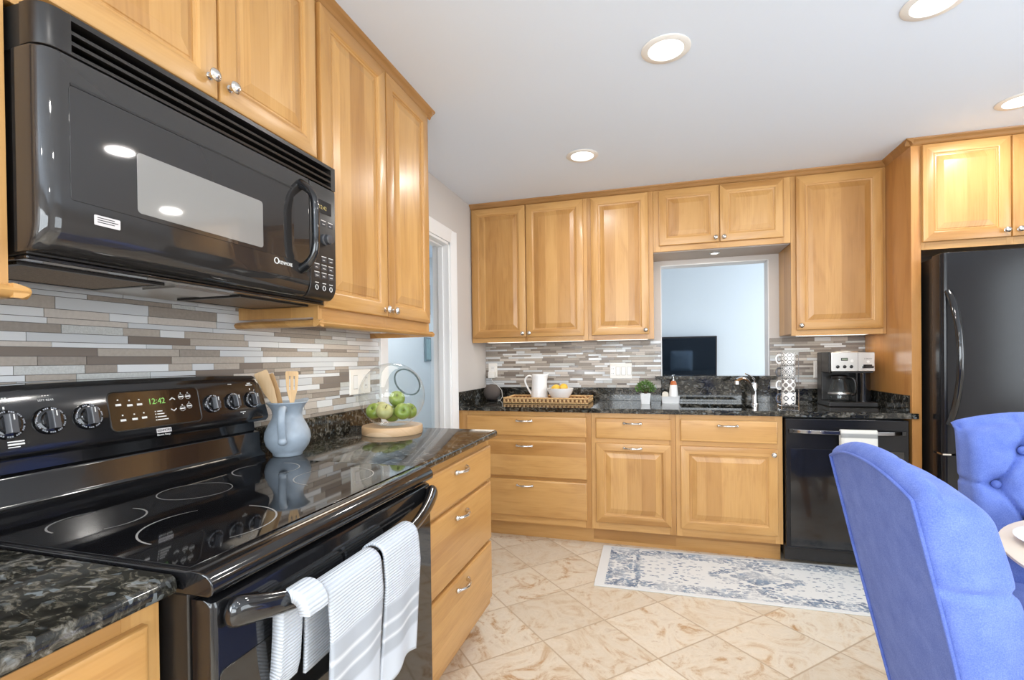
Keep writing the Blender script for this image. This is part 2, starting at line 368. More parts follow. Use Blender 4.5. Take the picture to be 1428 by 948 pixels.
def fabric(name, c0, c1, scale=420, rough=0.9, bump=0.15, sheen=0.3):
    m, n, l, p = newmat(name)
    tc = n.new('ShaderNodeTexCoord')
    n1 = n.new('ShaderNodeTexNoise'); n1.inputs['Scale'].default_value = scale; n1.inputs['Detail'].default_value = 2; l.new(tc.outputs['Object'], n1.inputs['Vector'])
    n2 = n.new('ShaderNodeTexNoise'); n2.inputs['Scale'].default_value = 22; n2.inputs['Detail'].default_value = 4; l.new(tc.outputs['Object'], n2.inputs['Vector'])
    f = math_node(n, l, 'ADD', math_node(n, l, 'MULTIPLY', n1.outputs['Fac'], 0.6), math_node(n, l, 'MULTIPLY', n2.outputs['Fac'], 0.4))
    l.new(ramp(n, l, f, [(0.35, c0), (0.65, c1)]), p.inputs['Base Color'])
    p.inputs['Roughness'].default_value = rough; p.inputs['Specular IOR Level'].default_value = 0.2; p.inputs['Sheen Weight'].default_value = sheen; p.inputs['Sheen Roughness'].default_value = 0.4
    b = n.new('ShaderNodeBump'); b.inputs['Strength'].default_value = bump; b.inputs['Distance'].default_value = 0.001; l.new(n1.outputs['Fac'], b.inputs['Height']); l.new(b.outputs[0], p.inputs['Normal'])
    return m
BLUE = fabric('blue_linen', srgb(86, 107, 182), srgb(112, 133, 202), sheen=0.05)
BLUE_D = fabric('blue_cord', srgb(78, 98, 172), srgb(102, 122, 192), sheen=0.05)

WALL = simple('greige_paint', srgb(206, 201, 197), 0.85, bump=0.05, bscale=300)
WALL2 = simple('pale_blue_paint', srgb(222, 229, 234), 0.85, bump=0.05, bscale=300)
CEIL = simple('ceiling_paint', srgb(226, 236, 250), 0.9, bump=0.04, bscale=250)
WHITE_TRIM = simple('white_trim_paint', srgb(238, 239, 240), 0.45, bump=0.02)
SOFFIT = simple('grey_soffit_paint', srgb(190, 182, 176), 0.7, bump=0.02)
BLACK = simple('gloss_black', (0.008, 0.008, 0.009, 1), 0.10, spec=0.6, coat=0.3, bump=0.01, bscale=40)
BLACK_S = simple('satin_black', (0.016, 0.014, 0.013, 1), 0.32, spec=0.5, bump=0.03, bscale=300)
BLACK_M = simple('matte_black', (0.010, 0.010, 0.010, 1), 0.6, bump=0.03)
BLACK_T = simple('textured_black', (0.010, 0.010, 0.012, 1), 0.15, spec=0.35, bump=0.06, bscale=500)
GLASSTOP = simple('black_ceramic_glass', (0.006, 0.006, 0.007, 1), 0.04, spec=0.6, bump=0.0)
OVENGLASS = simple('oven_glass', (0.010, 0.009, 0.008, 1), 0.05, spec=0.7)
WINDOWGLASS = simple('microwave_window_glass', (0.25, 0.242, 0.23, 1), 0.04, spec=0.8)
CHROME = simple('polished_chrome', (0.82, 0.82, 0.83, 1), 0.10, 1.0)
NICKEL = simple('satin_nickel', (0.72, 0.70, 0.67, 1), 0.22, 1.0)
STEEL = simple('brushed_steel', (0.62, 0.60, 0.57, 1), 0.32, 1.0, bump=0.05, bscale=120)
WHITE_P = simple('white_plastic', srgb(236, 234, 230), 0.4, bump=0.01)
WHITE_C = simple('white_glaze', srgb(236, 236, 236), 0.22, coat=0.3, bump=0.02, bscale=60)
WHITE_H = simple('hammered_white_glaze', srgb(240, 240, 240), 0.3, coat=0.2, bump=0.5, bscale=95)
INK = simple('white_print', srgb(225, 225, 222), 0.5)
MARK = simple('grey_burner_print', srgb(150, 148, 145), 0.35)
DIAL = simple('knob_grey', (0.06, 0.062, 0.07, 1), 0.25, spec=0.6, bump=0.02)
GREY_T = simple('knob_tick_grey', srgb(150, 154, 162), 0.35)
LABEL_P = simple('label_paper', srgb(205, 200, 200), 0.5, bump=0.02)
GREEN_E = simple('green_digits', (0.02, 0.05, 0.01, 1), 0.4, emit=(0.45, 1.0, 0.25, 1), es=0.9)
AMBER_E = simple('amber_digits', (0.05, 0.04, 0.01, 1), 0.4, emit=(0.9, 0.75, 0.25, 1), es=0.6)
LAMP_E = simple('lamp_lens', (0.9, 0.9, 0.9, 1), 0.4, emit=(1, 0.97, 0.92, 1), es=6)
STRIP_E = simple('strip_lens', (0.9, 0.9, 0.88, 1), 0.4, emit=(1, 0.95, 0.86, 1), es=2.5)
BLUE_G = simple('slate_blue_glaze', srgb(156, 168, 180), 0.38, coat=0.15, bump=0.08, bscale=40, mottled=0.25)
GREEN_A = simple('green_apple_skin', srgb(126, 146, 62), 0.28, coat=0.2, bump=0.03, bscale=90, mottled=0.35)
PALE_A = simple('pale_apple_skin', srgb(170, 168, 112), 0.35, coat=0.1, bump=0.03, bscale=90, mottled=0.3)
STEM = simple('brown_stem', srgb(92, 70, 44), 0.7)
LEMON = simple('lemon_skin', srgb(228, 184, 62), 0.4, bump=0.25, bscale=160)
LEAF = simple('leaf_green', srgb(92, 128, 58), 0.55, bump=0.05, mottled=0.5, bscale=35)
AMBER = simple('amber_bottle_collar', srgb(190, 100, 45), 0.3, coat=0.3, bump=0.02)
RATTAN = simple('rattan', srgb(208, 168, 116), 0.6, bump=0.4, bscale=150, mottled=0.5)
RATTAN_D = simple('dark_rattan', srgb(120, 82, 46), 0.65, bump=0.3, bscale=150)
SPK = simple('speaker_cloth', srgb(88, 80, 76), 0.9, bump=0.35, bscale=700, mottled=0.3)
SINK_M = simple('black_composite', (0.012, 0.012, 0.012, 1), 0.35, bump=0.1, bscale=400)
TV_M = simple('tv_screen', (0.012, 0.018, 0.026, 1), 0.06, spec=1.0, coat=1.0)
DOORBLK = simple('dark_enamel', (0.026, 0.024, 0.023, 1), 0.035, spec=0.7, coat=0.0, bump=0.0, bscale=30)
CREAM = simple('cream_lacquer', srgb(226, 214, 198), 0.4, bump=0.02)
GROUT = simple('grey_grout', srgb(148, 143, 138), 0.85, bump=0.1)
SOFA = fabric('grey_sofa_cloth', srgb(58, 62, 70), srgb(78, 82, 92), sheen=.05)
PILLOW = fabric('pale_blue_pillow', srgb(150, 180, 215), srgb(175, 200, 228))
MESHF = simple('filter_mesh', srgb(140, 118, 92), 0.45, 0.6, bump=0.9, bscale=260, mottled=0.8)
ORANGE_W = simple('beech_leg', srgb(198, 140, 84), 0.4, bump=0.03, mottled=0.2, bscale=30)
FLOOR = floor_mat()

# ------------------------------------------------------------------ the setting
ZC = 2.42
XR, YR, YL = 4.6, -6.5, 3.02
structure(MB().box(-1.25, XR + .12, YR - .12, YL + .12, -0.05, 0.0).build('floor', FLOOR))
structure(MB().box(-1.25, XR + .12, YR - .12, YL + .12, ZC, ZC + 0.08).build('ceiling', CEIL))
PX0, PX1, PZ0, PZ1 = 1.394, 2.128, 1.075, 1.928
b = MB().box(-0.12, PX0, 0, .12, 0, ZC).box(PX1, XR, 0, .12, 0, ZC).box(PX0, PX1, 0, .12, 0, PZ0).box(PX0, PX1, 0, .12, PZ1, ZC)
structure(b.build('wall_back', WALL))
DY0, DY1, DZ = -1.572, -0.735, 2.045
b = MB().box(-.12, 0, YR, -6.1, 0, ZC).box(-.12, 0, -4.6, DY0, 0, ZC).box(-.12, 0, -6.1, -4.6, 0, .9).box(-.12, 0, -6.1, -4.6, 2.1, ZC).box(-.12, 0, DY1, 0, 0, ZC).box(-.12, 0, DY0, DY1, DZ, ZC)
structure(b.build('wall_left', WALL))
# right wall with the dining window, rear wall with a high window, its sill set clear of reflections (both out of frame)
b = MB().box(XR, XR + .12, YR, -4.1, 0, ZC).box(XR, XR + .12, -1.7, YL, 0, ZC).box(XR, XR + .12, -4.1, -1.7, 0, .78).box(XR, XR + .12, -4.1, -1.7, 2.12, ZC)
structure(b.build('wall_right', WALL))
b = MB().box(-.12, .5, YR - .12, YR, 0, ZC).box(3.4, XR + .12, YR - .12, YR, 0, ZC).box(.5, 3.4, YR - .12, YR, 2.15, ZC).box(.5, 3.4, YR - .12, YR, 0, 1.05)
structure(b.build('wall_rear', WALL))
wf = MB()
for yy in (-4.1, -3.3, -2.5, -1.75): wf.box(XR + .02, XR + .08, yy, yy + .05, .78, 2.12)
wf.box(XR + .02, XR + .08, -4.1, -1.7, .78, .83).box(XR + .02, XR + .08, -4.1, -1.7, 2.07, 2.12).box(XR + .02, XR + .08, -4.1, -1.7, 1.42, 1.46)
w1 = structure(wf.build('window_1', WHITE_TRIM)); MB().box(XR + .045, XR + .051, -4.08, -1.72, .8, 2.1).build('pane', SMOKE, w1)
wf = MB()
for xx in (.5, 1.43, 2.40, 3.34): wf.box(xx, xx + .06, YR - .08, YR - .02, 1.05, 2.15)
wf.box(.5, 3.4, YR - .08, YR - .02, 2.09, 2.15).box(.5, 3.4, YR - .08, YR - .02, 1.05, 1.11)
w2 = structure(wf.build('window_2', WHITE_TRIM)); MB().box(.53, 3.37, YR - .055, YR - .049, 1.08, 2.12).build('pane', SMOKE, w2)
wf = MB()  # unseen left wall window, added to carry the chair light
for yy in (-6.1, -5.38, -4.66): wf.box(-.08, -.02, yy, yy + .06, .9, 2.1)
wf.box(-.08, -.02, -6.1, -4.6, .9, .96).box(-.08, -.02, -6.1, -4.6, 2.04, 2.1)
w3 = structure(wf.build('added_window_3', WHITE_TRIM)); MB().box(-.055, -.049, -6.07, -4.63, .93, 2.07).build('pane', SMOKE, w3)
# rooms seen through the doorway and the pass-through
structure(MB().box(-1.25, -1.13, -3.2, 1.30, 0, ZC).build('wall_hall', WALL2))
structure(MB().box(-1.25, -.12, 1.29, 1.41, 0, ZC).build('wall_hall_end', WALL2))
structure(MB().box(-1.25, -.12, -3.32, -3.2, 0, ZC).build('wall_hall_rear', WALL2))
structure(MB().box(-.12, XR + .12, YL, YL + .12, 0, ZC).build('wall_living', WALL2))
structure(MB().box(-.24, -.12, .12, YL, 0, ZC).build('wall_living_left', WALL2))
# door casing, with a stepped profile
def casing_piece(mb, axis, a0, a1, inner, sgn, x0=0.0):
    prof = [(0, 0), (0, .010), (.012, .012), (.020, .016), (.060, .016), (.068, .020), (.086, .020), (.086, 0)]
    if axis == 'z':
        mb.prism([(x0 + d, inner + sgn * o) for o, d in prof], 'z', a0, a1)
    else:
        mb.prism([(x0 + d, inner + sgn * o) for o, d in prof], 'y', a0, a1)
t = MB(); casing_piece(t, 'z', 0, DZ + .086, DY1, 1); casing_piece(t, 'z', 0, DZ + .086, DY0, -1)
casing_piece(t, 'y', DY0, DY1, DZ, 1)
structure(t.build('trim_1', WHITE_TRIM))
t = MB().box(-.12, 0.001, DY1 - .018, DY1, 0, DZ).box(-.12, 0.001, DY0, DY0 + .018, 0, DZ).box(-.12, 0.001, DY0, DY1, DZ - .018, DZ)
t.box(-.075, -.04, DY1 - .03, DY1 - .018, 0, DZ - .018).box(-.075, -.04, DY0 + .018, DY0 + .03, 0, DZ - .018).box(-.075, -.04, DY0, DY1, DZ - .03, DZ - .018)
structure(t.build('trim_2', WHITE_TRIM, bevel=.002))
# pass-through lining, soft painted jambs
t = MB().box(PX0 - .0, PX0 + .006, -.002, .122, PZ0, PZ1).box(PX1 - .006, PX1, -.002, .122, PZ0, PZ1).box(PX0, PX1, -.002, .122, PZ1 - .006, PZ1)
structure(t.build('trim_3', WHITE_TRIM))
bb = MB().box(-.015, 0.0, 0, 0.001, 0, 0.001)
structure(MB().box(0.001, .015, -.637, DY1 + .087, 0, .09).build('baseboard_left', WHITE_TRIM, bevel=.003))
structure(MB().box(-1.129, -1.115, -3.2, 1.29, 0, .1).build('baseboard_hall', WHITE_TRIM, bevel=.003))

# ------------------------------------------------------------------ cabinet fronts
def fmap(facing, plane):
    if facing == '-y': return lambda u, z, n: (u, plane - n, z)
    return lambda u, z, n: (plane + n, u, z)
def rings(mp, u0, u1, z0, z1, prof):
    return [[mp(u0 + d, z0 + d, n), mp(u1 - d, z0 + d, n), mp(u1 - d, z1 - d, n), mp(u0 + d, z1 - d, n)] for d, n in prof]
T = .019
def knob(parent, facing, plane, u, z):
    ax = 'y' if facing == '-y' else 'x'; s = -1 if facing == '-y' else 1
    prof = [(.009, 0), (.009, .003), (.0055, .005), (.005, .012), (.009, .015), (.0145, .019), (.0150, .022), (.012, .026), (.006, .029), (.001, .030)]
    c = (u, plane, z) if facing == '-y' else (plane, u, z)
    return MB().lathe([(r, s * h) for r, h in prof], c, 16, axis=ax).build('knob', NICKEL, parent, smooth=40)
def pull(parent, facing, plane, u, z, w=.052):
    mp = fmap(facing, plane); mb = MB()
    pts = []; rad = []
    for i in range(25):
        s = -1 + 2 * i / 24
        pts.append(mp(u + s * w, z, .004 + .024 * (1 - abs(s) ** 3.0)))
        rad.append(.0056 + .0026 * math.exp(-(s / .22) ** 2) + .003 * math.exp(-((abs(s) - .94) / .10) ** 2))
    mb.tube(pts, rad, 10)
    for s in (-1, 1):
        mb.sphere(mp(u + s * w, z, .006), .0100, 12, 8)
    return mb.build('pull_handle', NICKEL, parent)
def door(parent, facing, plane, u0, u1, z0, z1, kn=None, fr=.056, name='door'):
    mp = fmap(facing, plane)
    fr_m = MB()
    outer = [(0, .001), (0, T - .005), (.0015, T - .0015), (.005, T), (fr - .008, T), (fr - .004, T - .002), (fr - .002, T - .006), (fr + .004, T - .0075)]
    R = rings(mp, u0, u1, z0, z1, outer + [(fr + .004, .004), (0.02, .001)])
    for a, bq in zip(R[:-1], R[1:]):
        for k in range(4):
            k2 = (k + 1) % 4
            fr_m.add([a[k], a[k2], bq[k2], bq[k]], [(0, 1, 2, 3)], 1 if k in (0, 2) else 0)
    o = fr_m.build(name, [W_Z, W_X if facing == '-y' else W_Y], parent, smooth=25, fix=False)
    import bmesh
    bm = bmesh.new(); bm.from_mesh(o.data); bmesh.ops.remove_doubles(bm, verts=bm.verts, dist=1e-5); bmesh.ops.recalc_face_normals(bm, faces=bm.faces); bm.to_mesh(o.data); bm.free()
    o.data.polygons.foreach_set('use_smooth', [True] * len(o.data.polygons)); o.data.set_sharp_from_angle(angle=math.radians(25))
    d = fr + .0035
    bw = min(.036, (min(u1 - u0, z1 - z0) - 2 * d) * .2)
    pr = [(d, .004), (d, T - .0095), (d + .006, T - .0095), (d + .008, T - .0075), (d + bw - .003, T - .0015), (d + bw, T - .0005)]
    MB().loft(rings(mp, u0, u1, z0, z1, pr)).build('raised_panel', W_Z, o, smooth=12)
    if kn: knob(o, facing, plane + (-T if facing == '-y' else T), *kn)
    return o
def drawer(parent, facing, plane, u0, u1, z0, z1, name='drawer_front', p=True):
    mp = fmap(facing, plane)
    o = MB().loft(rings(mp, u0, u1, z0, z1, [(0, .001), (0, T - .007), (.0015, T - .004), (.007, T - .0005), (.010, T)])).build(name, W_X if facing == '-y' else W_Y, parent, smooth=25)
    if p: pull(o, facing, plane + (-T if facing == '-y' else T), (u0 + u1) / 2, z1 - (.032 if z1 - z0 < .2 else .038))
    return o
def frame_boxes(facing, plane, u0, u1, z0, z1, vs, hs, t=.02):
    """face frame: vertical stiles (a,b) full height and rails (a,b) between"""
    mb = MB(); mp = fmap(facing, plane)
    def bx(a, b_, c, d, mat):
        p0 = mp(a, c, -t); p1 = mp(b_, d, 0)
        mb.box(min(p0[0], p1[0]), max(p0[0], p1[0]), min(p0[1], p1[1]), max(p0[1], p1[1]), min(p0[2], p1[2]), max(p0[2], p1[2]), mat)
    for a, c in vs: bx(a, c, z0, z1, 0)
    for k in range(len(vs) - 1):
        for a, c in hs: bx(vs[k][1], vs[k + 1][0], a, c, 1)
    return mb
ZD = [(.7165, .8513), (.4385, .6883), (.1678, .4175)]
FY, FZ0, FZ1 = -.611, .118, .883
def base_cabinet(name, label, x0, x1, d0, d1, kind, cat='cabinet', knob_at=None):
    r = thing(name, label, 'cabinet', ((x0 + x1) / 2, -.3, 0))
    cb_ = MB()
    if cat == 'sink':
        cat = 'cabinet'; cb_.box(x0 + .001, x0 + .019, FY + .02, -.002, FZ0, FZ1 - .001).box(x1 - .019, x1 - .001, FY + .02, -.002, FZ0, FZ1 - .001).box(x0 + .001, x1 - .001, FY + .02, -.002, FZ0, FZ0 + .018)
    else: cb_.box(x0 + .001, x1 - .001, FY + .02, -.002, FZ0, FZ1 - .001)
    cb_.build('carcass', W_Z, r)
    hs = [(FZ0, ZD[2][0] + .012), (ZD[1][1] - .004, ZD[0][0] + .01), (ZD[0][1] - .012, FZ1)]
    if kind == 3: hs.append((ZD[2][1] - .01, ZD[1][0] + .01))
    frame_boxes('-y', FY, x0, x1, FZ0, FZ1, [(x0 + .0005, d0 + .012), (d1 - .012, x1 - .0005)], hs).build('face_frame', [W_Z, W_X], r, bevel=.0008)
    MB().box(x0, x1, -.535, -.517, 0, FZ0).build('toe_kick', W_X, r)
    if kind == 3:
        for a, c in ZD: drawer(r, '-y', FY, d0, d1, a, c)
    else:
        drawer(r, '-y', FY, d0, d1, *ZD[0])
        dd = door(r, '-y', FY, d0, d1, ZD[2][0], ZD[1][1], kn=knob_at)
        if not knob_at: pull(dd, '-y', FY - T, (d0 + d1) / 2, ZD[1][1] - .028)
    return r
base_cabinet('drawer_cabinet', 'light maple base cabinet with three wide drawers under the rattan tray', .004, .942, .069, .912, 3)
base_cabinet('base_cabinet', 'narrow maple base cabinet with one drawer over a door with a bar pull', .942, 1.470, .972, 1.442, 1)
base_cabinet('sink_cabinet', 'maple base cabinet under the sink with a round knob on its door', 1.470, 2.073, 1.497, 2.044, 1, 'sink', knob_at=(2.020, .655))

UF, UZ0, UZ1 = -.326, 1.369, 2.392
def wall_cabinet(name, label, x0, x1, doors, z0=UZ0, zd0=1.404, kns=()):
    r = thing(name, label, 'cabinet', ((x0 + x1) / 2, -.16, z0))
    MB().box(x0 + .001, x1 - .001, UF + .02, -.002, z0 + .012, UZ1).build('carcass', W_Z, r)
    vs = [(x0 + .0005, doors[0][0] + .012), (doors[-1][1] - .012, x1 - .0005)]
    if len(doors) == 2: vs.insert(1, (doors[0][1] - .012, doors[1][0] + .012))
    frame_boxes('-y', UF, x0, x1, z0, UZ1, vs, [(z0, zd0 + .012), (2.365, UZ1)]).build('face_frame', [W_Z, W_X], r, bevel=.0008)
    for (a, c), k in zip(doors, kns): door(r, '-y', UF, a, c, zd0, 2.378, kn=k)
    return r
zk = 1.432
ca = wall_cabinet('wall_cabinet', 'maple wall cabinet with two tall doors in the corner beside the doorway', .004, .891, [(.0175, .4353), (.441, .8645)], kns=[(.412, zk), (.464, zk)])
cb = wall_cabinet('wall_cabinet', 'narrow maple wall cabinet with one tall door, left of the pass-through', .891, 1.346, [(.918, 1.3133)], kns=[(1.290, zk)])
cc = wall_cabinet('wall_cabinet', 'short maple wall cabinet with two small doors above the pass-through', 1.346, 2.192, [(1.383, 1.765), (1.771, 2.151)], z0=1.966, zd0=2.0035, kns=[(1.742, 2.03), (1.794, 2.03)])
cd = wall_cabinet('wall_cabinet', 'maple wall cabinet with one wide striped door above the coffee maker', 2.192, 2.7115, [(2.219, 2.6915)], kns=[(2.243, zk)])
# painted soffit under the short cabinet
MB().box(1.348, 2.190, -.30, -.002, 1.962, 1.978).build('underside_panel', SOFFIT, cc)
# tall end panel of the fridge bay and the cabinet above the fridge
tag(MB().box(2.712, 2.757, -.632, -.002, 0, 2.395).build('fridge_end_panel', W_PANEL, bevel=.001, origin=(2.735, -.3, 0)), 'tall reddish maple end panel standing between dishwasher and refrigerator', 'panel')
r = thing('fridge_top_cabinet', 'maple cabinet with two square doors above the black refrigerator', 'cabinet', (3.2, -.3, 1.81))
MB().box(2.759, 3.66, -.612, -.002, 1.824, 2.392).build('carcass', W_Z, r)
frame_boxes('-y', -.632, 2.7575, 3.66, 1.812, 2.392, [(2.7575, 2.775), (3.135, 3.165), (3.53, 3.66)], [(1.812, 1.866), (2.368, 2.392)]).build('face_frame', [W_Z, W_X], r, bevel=.0008)
door(r, '-y', -.632, 2.760, 3.146, 1.852, 2.380, kn=(3.122, 1.885)); door(r, '-y', -.632, 3.153, 3.54, 1.852, 2.380, kn=(3.177, 1.885))

# left run ------------------------------------------------------------
FX = .611
r = thing('drawer_cabinet', 'maple base cabinet with three drawers to the right of the stove', 'cabinet', (.3, -2.1, 0))
y0, y1 = -2.497, -1.722
MB().box(.002, FX - .02, y0 + .001, y1 - .001, FZ0, FZ1 - .001).build('carcass', W_Z, r)
frame_boxes('+x', FX, y0, y1, FZ0, FZ1, [(y0, -2.418), (-1.753, y1)], [(FZ0, .18), (.405, .45), (.675, .715), (.838, FZ1)]).build('face_frame', [W_Z, W_Y], r, bevel=.0008)
MB().box(.517, .535, y0, y1 - .06, 0, FZ0).build('toe_kick', W_Y, r)
for a, c in ((.700, .8495), (.428, .685), (.157, .413)): drawer(r, '+x', FX, -2.470, -1.741, a, c)
r = thing('drawer_cabinet', 'maple base cabinet under the near granite counter, left of the stove', 'cabinet', (.3, -3.7, 0))
y0, y1 = -4.10, -3.279
MB().box(.002, FX - .02, y0 + .001, y1 - .001, FZ0, FZ1 - .001).build('carcass', W_Z, r)
frame_boxes('+x', FX, y0, y1, FZ0, FZ1, [(y0, y0 + .05), (-3.335, y1)], [(FZ0, .18), (.68, .72), (.838, FZ1)]).build('face_frame', [W_Z, W_Y], r, bevel=.0008)
MB().box(.517, .535, y0, y1, 0, FZ0).build('toe_kick', W_Y, r)
drawer(r, '+x', FX, y0 + .03, -3.306, .700, .8495); door(r, '+x', FX, y0 + .03, -3.306, .157, .685)
FU = .326
def left_upper(label, y0, y1, doors, z0, zd0, kns):
    r = thing('wall_cabinet', label, 'cabinet', (.16, (y0 + y1) / 2, z0))
    MB().box(.002, FU - .02, y0 + .001, y1 - .001, z0 + .012, UZ1).build('carcass', W_Z, r)
    vs = [(y0 + .0005, doors[0][0] + .012), (doors[-1][1] - .012, y1 - .0005)]
    if len(doors) == 2: vs.insert(1, (doors[0][1] - .012, doors[1][0] + .012))
    frame_boxes('+x', FU, y0, y1, z0, UZ1, vs, [(z0, zd0 + .012), (2.365, UZ1)]).build('face_frame', [W_Z, W_Y], r, bevel=.0008)
    for (a, c), k in zip(doors, kns): door(r, '+x', FU, a, c, zd0, 2.380, kn=k)
    return r
c1 = left_upper('tall maple wall cabinet with two doors to the right of the microwave', -2.528, -1.735, [(-2.522, -2.131), (-2.125, -1.756)], UZ0, 1.412, [(-2.158, 1.438), (-2.098, 1.438)])
c2 = left_upper('maple wall cabinet with two doors directly above the microwave', -3.300, -2.530, [(-3.285, -2.906), (-2.900, -2.545)], 1.845, 1.874, [(-2.932, 1.918), (-2.874, 1.918)])
c3 = left_upper('maple wall cabinet at the left edge, left of the microwave', -3.90, -3.304, [(-3.88, -3.345)], UZ0, 1.412, [(-3.37, 1.44)])
def light_rail(parent, y0, y1, near, far):
    prof = [(0, 0), (.012, 0), (.020, .005), (.024, .012), (.020, .018), (.010, .022), (0, .024)]
    mb = MB()
    mb.prism([(FU - .004 + d, 1.350 + h) for d, h in prof], 'y', y0 - (.02 if near else 0), y1 + (.02 if far else 0))
    if near: mb.prism([(y0 + .004 - d, 1.350 + h) for d, h in prof], 'x', .004, FU + .018)
    if far: mb.prism([(y1 - .004 + d, 1.350 + h) for d, h in prof], 'x', .004, FU + .018)
    mb.build('light_rail', W_Y, parent, smooth=50)
light_rail(c1, -2.528, -1.735, True, True); light_rail(c3, -3.90, -3.304, False, True)
# crown moulding along both runs, up against the ceiling
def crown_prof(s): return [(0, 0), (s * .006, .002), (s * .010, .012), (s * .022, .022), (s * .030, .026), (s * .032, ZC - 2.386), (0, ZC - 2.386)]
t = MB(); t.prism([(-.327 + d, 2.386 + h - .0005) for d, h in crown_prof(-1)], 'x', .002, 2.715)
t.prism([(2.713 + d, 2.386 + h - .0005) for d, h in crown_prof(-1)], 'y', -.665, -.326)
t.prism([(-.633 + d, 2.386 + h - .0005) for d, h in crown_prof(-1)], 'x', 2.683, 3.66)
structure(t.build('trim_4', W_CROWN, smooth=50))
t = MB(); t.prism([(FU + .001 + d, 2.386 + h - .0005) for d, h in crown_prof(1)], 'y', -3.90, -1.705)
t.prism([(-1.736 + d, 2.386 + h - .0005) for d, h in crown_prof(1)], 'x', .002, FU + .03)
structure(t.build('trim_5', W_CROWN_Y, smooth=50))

# ------------------------------------------------------------------ counters
ZT, ZB = .914, .884
SX0, SX1, SY0, SY1 = 1.510, 1.945, -.500, -.215
t = MB()
for a, c in ((-.640, SY0), (SY1, -.002)): t.box(.002, 2.7115, a, c, ZB, ZT)
t.box(.002, SX0, SY0, SY1, ZB, ZT).box(SX1, 2.7115, SY0, SY1, ZB, ZT).box(2.7115, 2.738, -.646, -.6335, ZB, ZT)
tag(t.build('countertop', GRANITE, origin=(1.35, -.3, ZT), fix=False), 'long dark granite worktop along the back wall with the sink set in it', 'countertop')
t = MB().box(.015, 1.3935, -.021, -.001, ZT, 1.012).box(1.3935, 2.1295, -.021, -.001, ZT, 1.075).box(2.1295, 2.711, -.021, -.001, ZT, 1.012)
t.box(.001, .020, -.636, -.021, ZT, 1.012).box(2.692, 2.7115, -.612, -.021, ZT, 1.012)
tag(t.build('granite_upstand', GRANITE, origin=(1.35, -.01, ZT), bevel=.0015), 'dark granite upstand running behind the sink and along the back worktop', 'upstand')
tag(MB().box(1.350, 2.165, -.055, .135, 1.075, 1.103).build('granite_ledge', GRANITE, origin=(1.76, 0, 1.09), bevel=.003), 'dark granite ledge on the sill of the pass-through', 'ledge')
def slab(y0, y1, name, label):
    prof = [(.001, ZB), (.640, ZB), (.646, ZB + .004), (.648, ZB + .012), (.648, ZT - .012), (.645, ZT - .004), (.638, ZT), (.001, ZT)]
    return tag(MB().prism(prof, 'y', y0, y1).build(name, GRANITE, origin=(.3, (y0 + y1) / 2, ZT), smooth=50), label, 'countertop')
slab(-2.496, -1.702, 'countertop', 'dark granite counter to the right of the stove, under the blue jug')
slab(-4.10, -3.279, 'countertop', 'speckled granite counter in the near left corner, left of the stove')
tag(MB().box(.001, .020, -2.478, -1.665, ZT, 1.012).build('granite_upstand', GRANITE, origin=(.01, -2.05, ZT), bevel=.0015), 'dark granite upstand behind the blue jug and glass globe', 'upstand')
tag(MB().box(.001, .020, -4.10, -3.279, ZT, 1.012).build('granite_upstand', GRANITE, origin=(.01, -3.7, ZT), bevel=.0015), 'dark granite upstand left of the stove back panel', 'upstand')

# ------------------------------------------------------------------ mosaic backsplashes
def tilem(name, c, rough, bump=0.0, bs=120, mott=0.0): return simple(name, c, rough, spec=0.5, bump=bump, bscale=bs, mottled=mott)
TILES = [tilem('pale_glass_tile', srgb(200, 203, 206), .12), tilem('white_glass_tile', srgb(216, 218, 220), .16), tilem('frosted_tile', srgb(192, 194, 192), .3, .5, 260, .3),
         tilem('beige_stone_tile_strip', srgb(172, 163, 153), .4, .1, 120, .2), tilem('taupe_stone_tile', srgb(150, 141, 132), .4, .1, 120, .25),
         tilem('brown_glass_tile', srgb(126, 116, 108), .15), tilem('cream_stone_tile', srgb(196, 188, 180), .4, .1, 120, .15)]
GROUT = simple('dark_grout', srgb(112, 107, 104), 0.85, bump=0.1)
def mosaic(facing, plane, u0, u1, z0, z1, label, seed, HS, LS, WT):
    rnd = random.Random(seed); mp = fmap(facing, plane); mb = MB()
    def bx(a, c, z_, zz, t, mat):
        p0 = mp(a, z_, .0); p1 = mp(c, zz, t)
        mb.box(min(p0[0], p1[0]), max(p0[0], p1[0]), min(p0[1], p1[1]), max(p0[1], p1[1]), min(p0[2], p1[2]), max(p0[2], p1[2]), mat)
    bx(u0, u1, z0, z1, .0065, 7)
    z = z0
    while z < z1 - .004:
        h = rnd.choice(HS); h = min(h, z1 - z)
        if z1 - z - h < .010: h = z1 - z
        u = u0 - rnd.random() * .12; last = -1
        while u < u1:
            L = rnd.choice(LS)
            k = rnd.choices(range(7), WT)[0]
            while k == last: k = rnd.choices(range(7), WT)[0]
            last = k if k not in (0, 1) or rnd.random() < .5 else -1
            a, c = max(u, u0), min(u + L, u1)
            if c - a > .004: bx(a + .0007, c - .0007, z + .0007, z + h - .0007, .0085 + rnd.random() * .0012, k)
            u += L
        z += h
    o = mb.build('tile_backsplash', TILES + [GROUT], origin=mp((u0 + u1) / 2, (z0 + z1) / 2, 0), smooth=30, fix=False)
    return tag(o, label, 'backsplash')
mosaic('+x', .001, -4.10, -1.657, 1.0125, 1.440, 'grey and white strip mosaic backsplash behind the stove', 3, (.0125, .0145, .0145, .021, .021, .029), (.075, .10, .14, .18, .22, .26), [24, 18, 9, 20, 16, 5, 8])
mosaic('-y', -.001, .001, 1.393, 1.0125, 1.368, 'taupe strip mosaic backsplash behind the white pitcher and switches', 5, (.0125, .0145, .0145, .0145, .020, .020), (.07, .10, .13, .16, .20), [12, 7, 6, 24, 22, 16, 18])
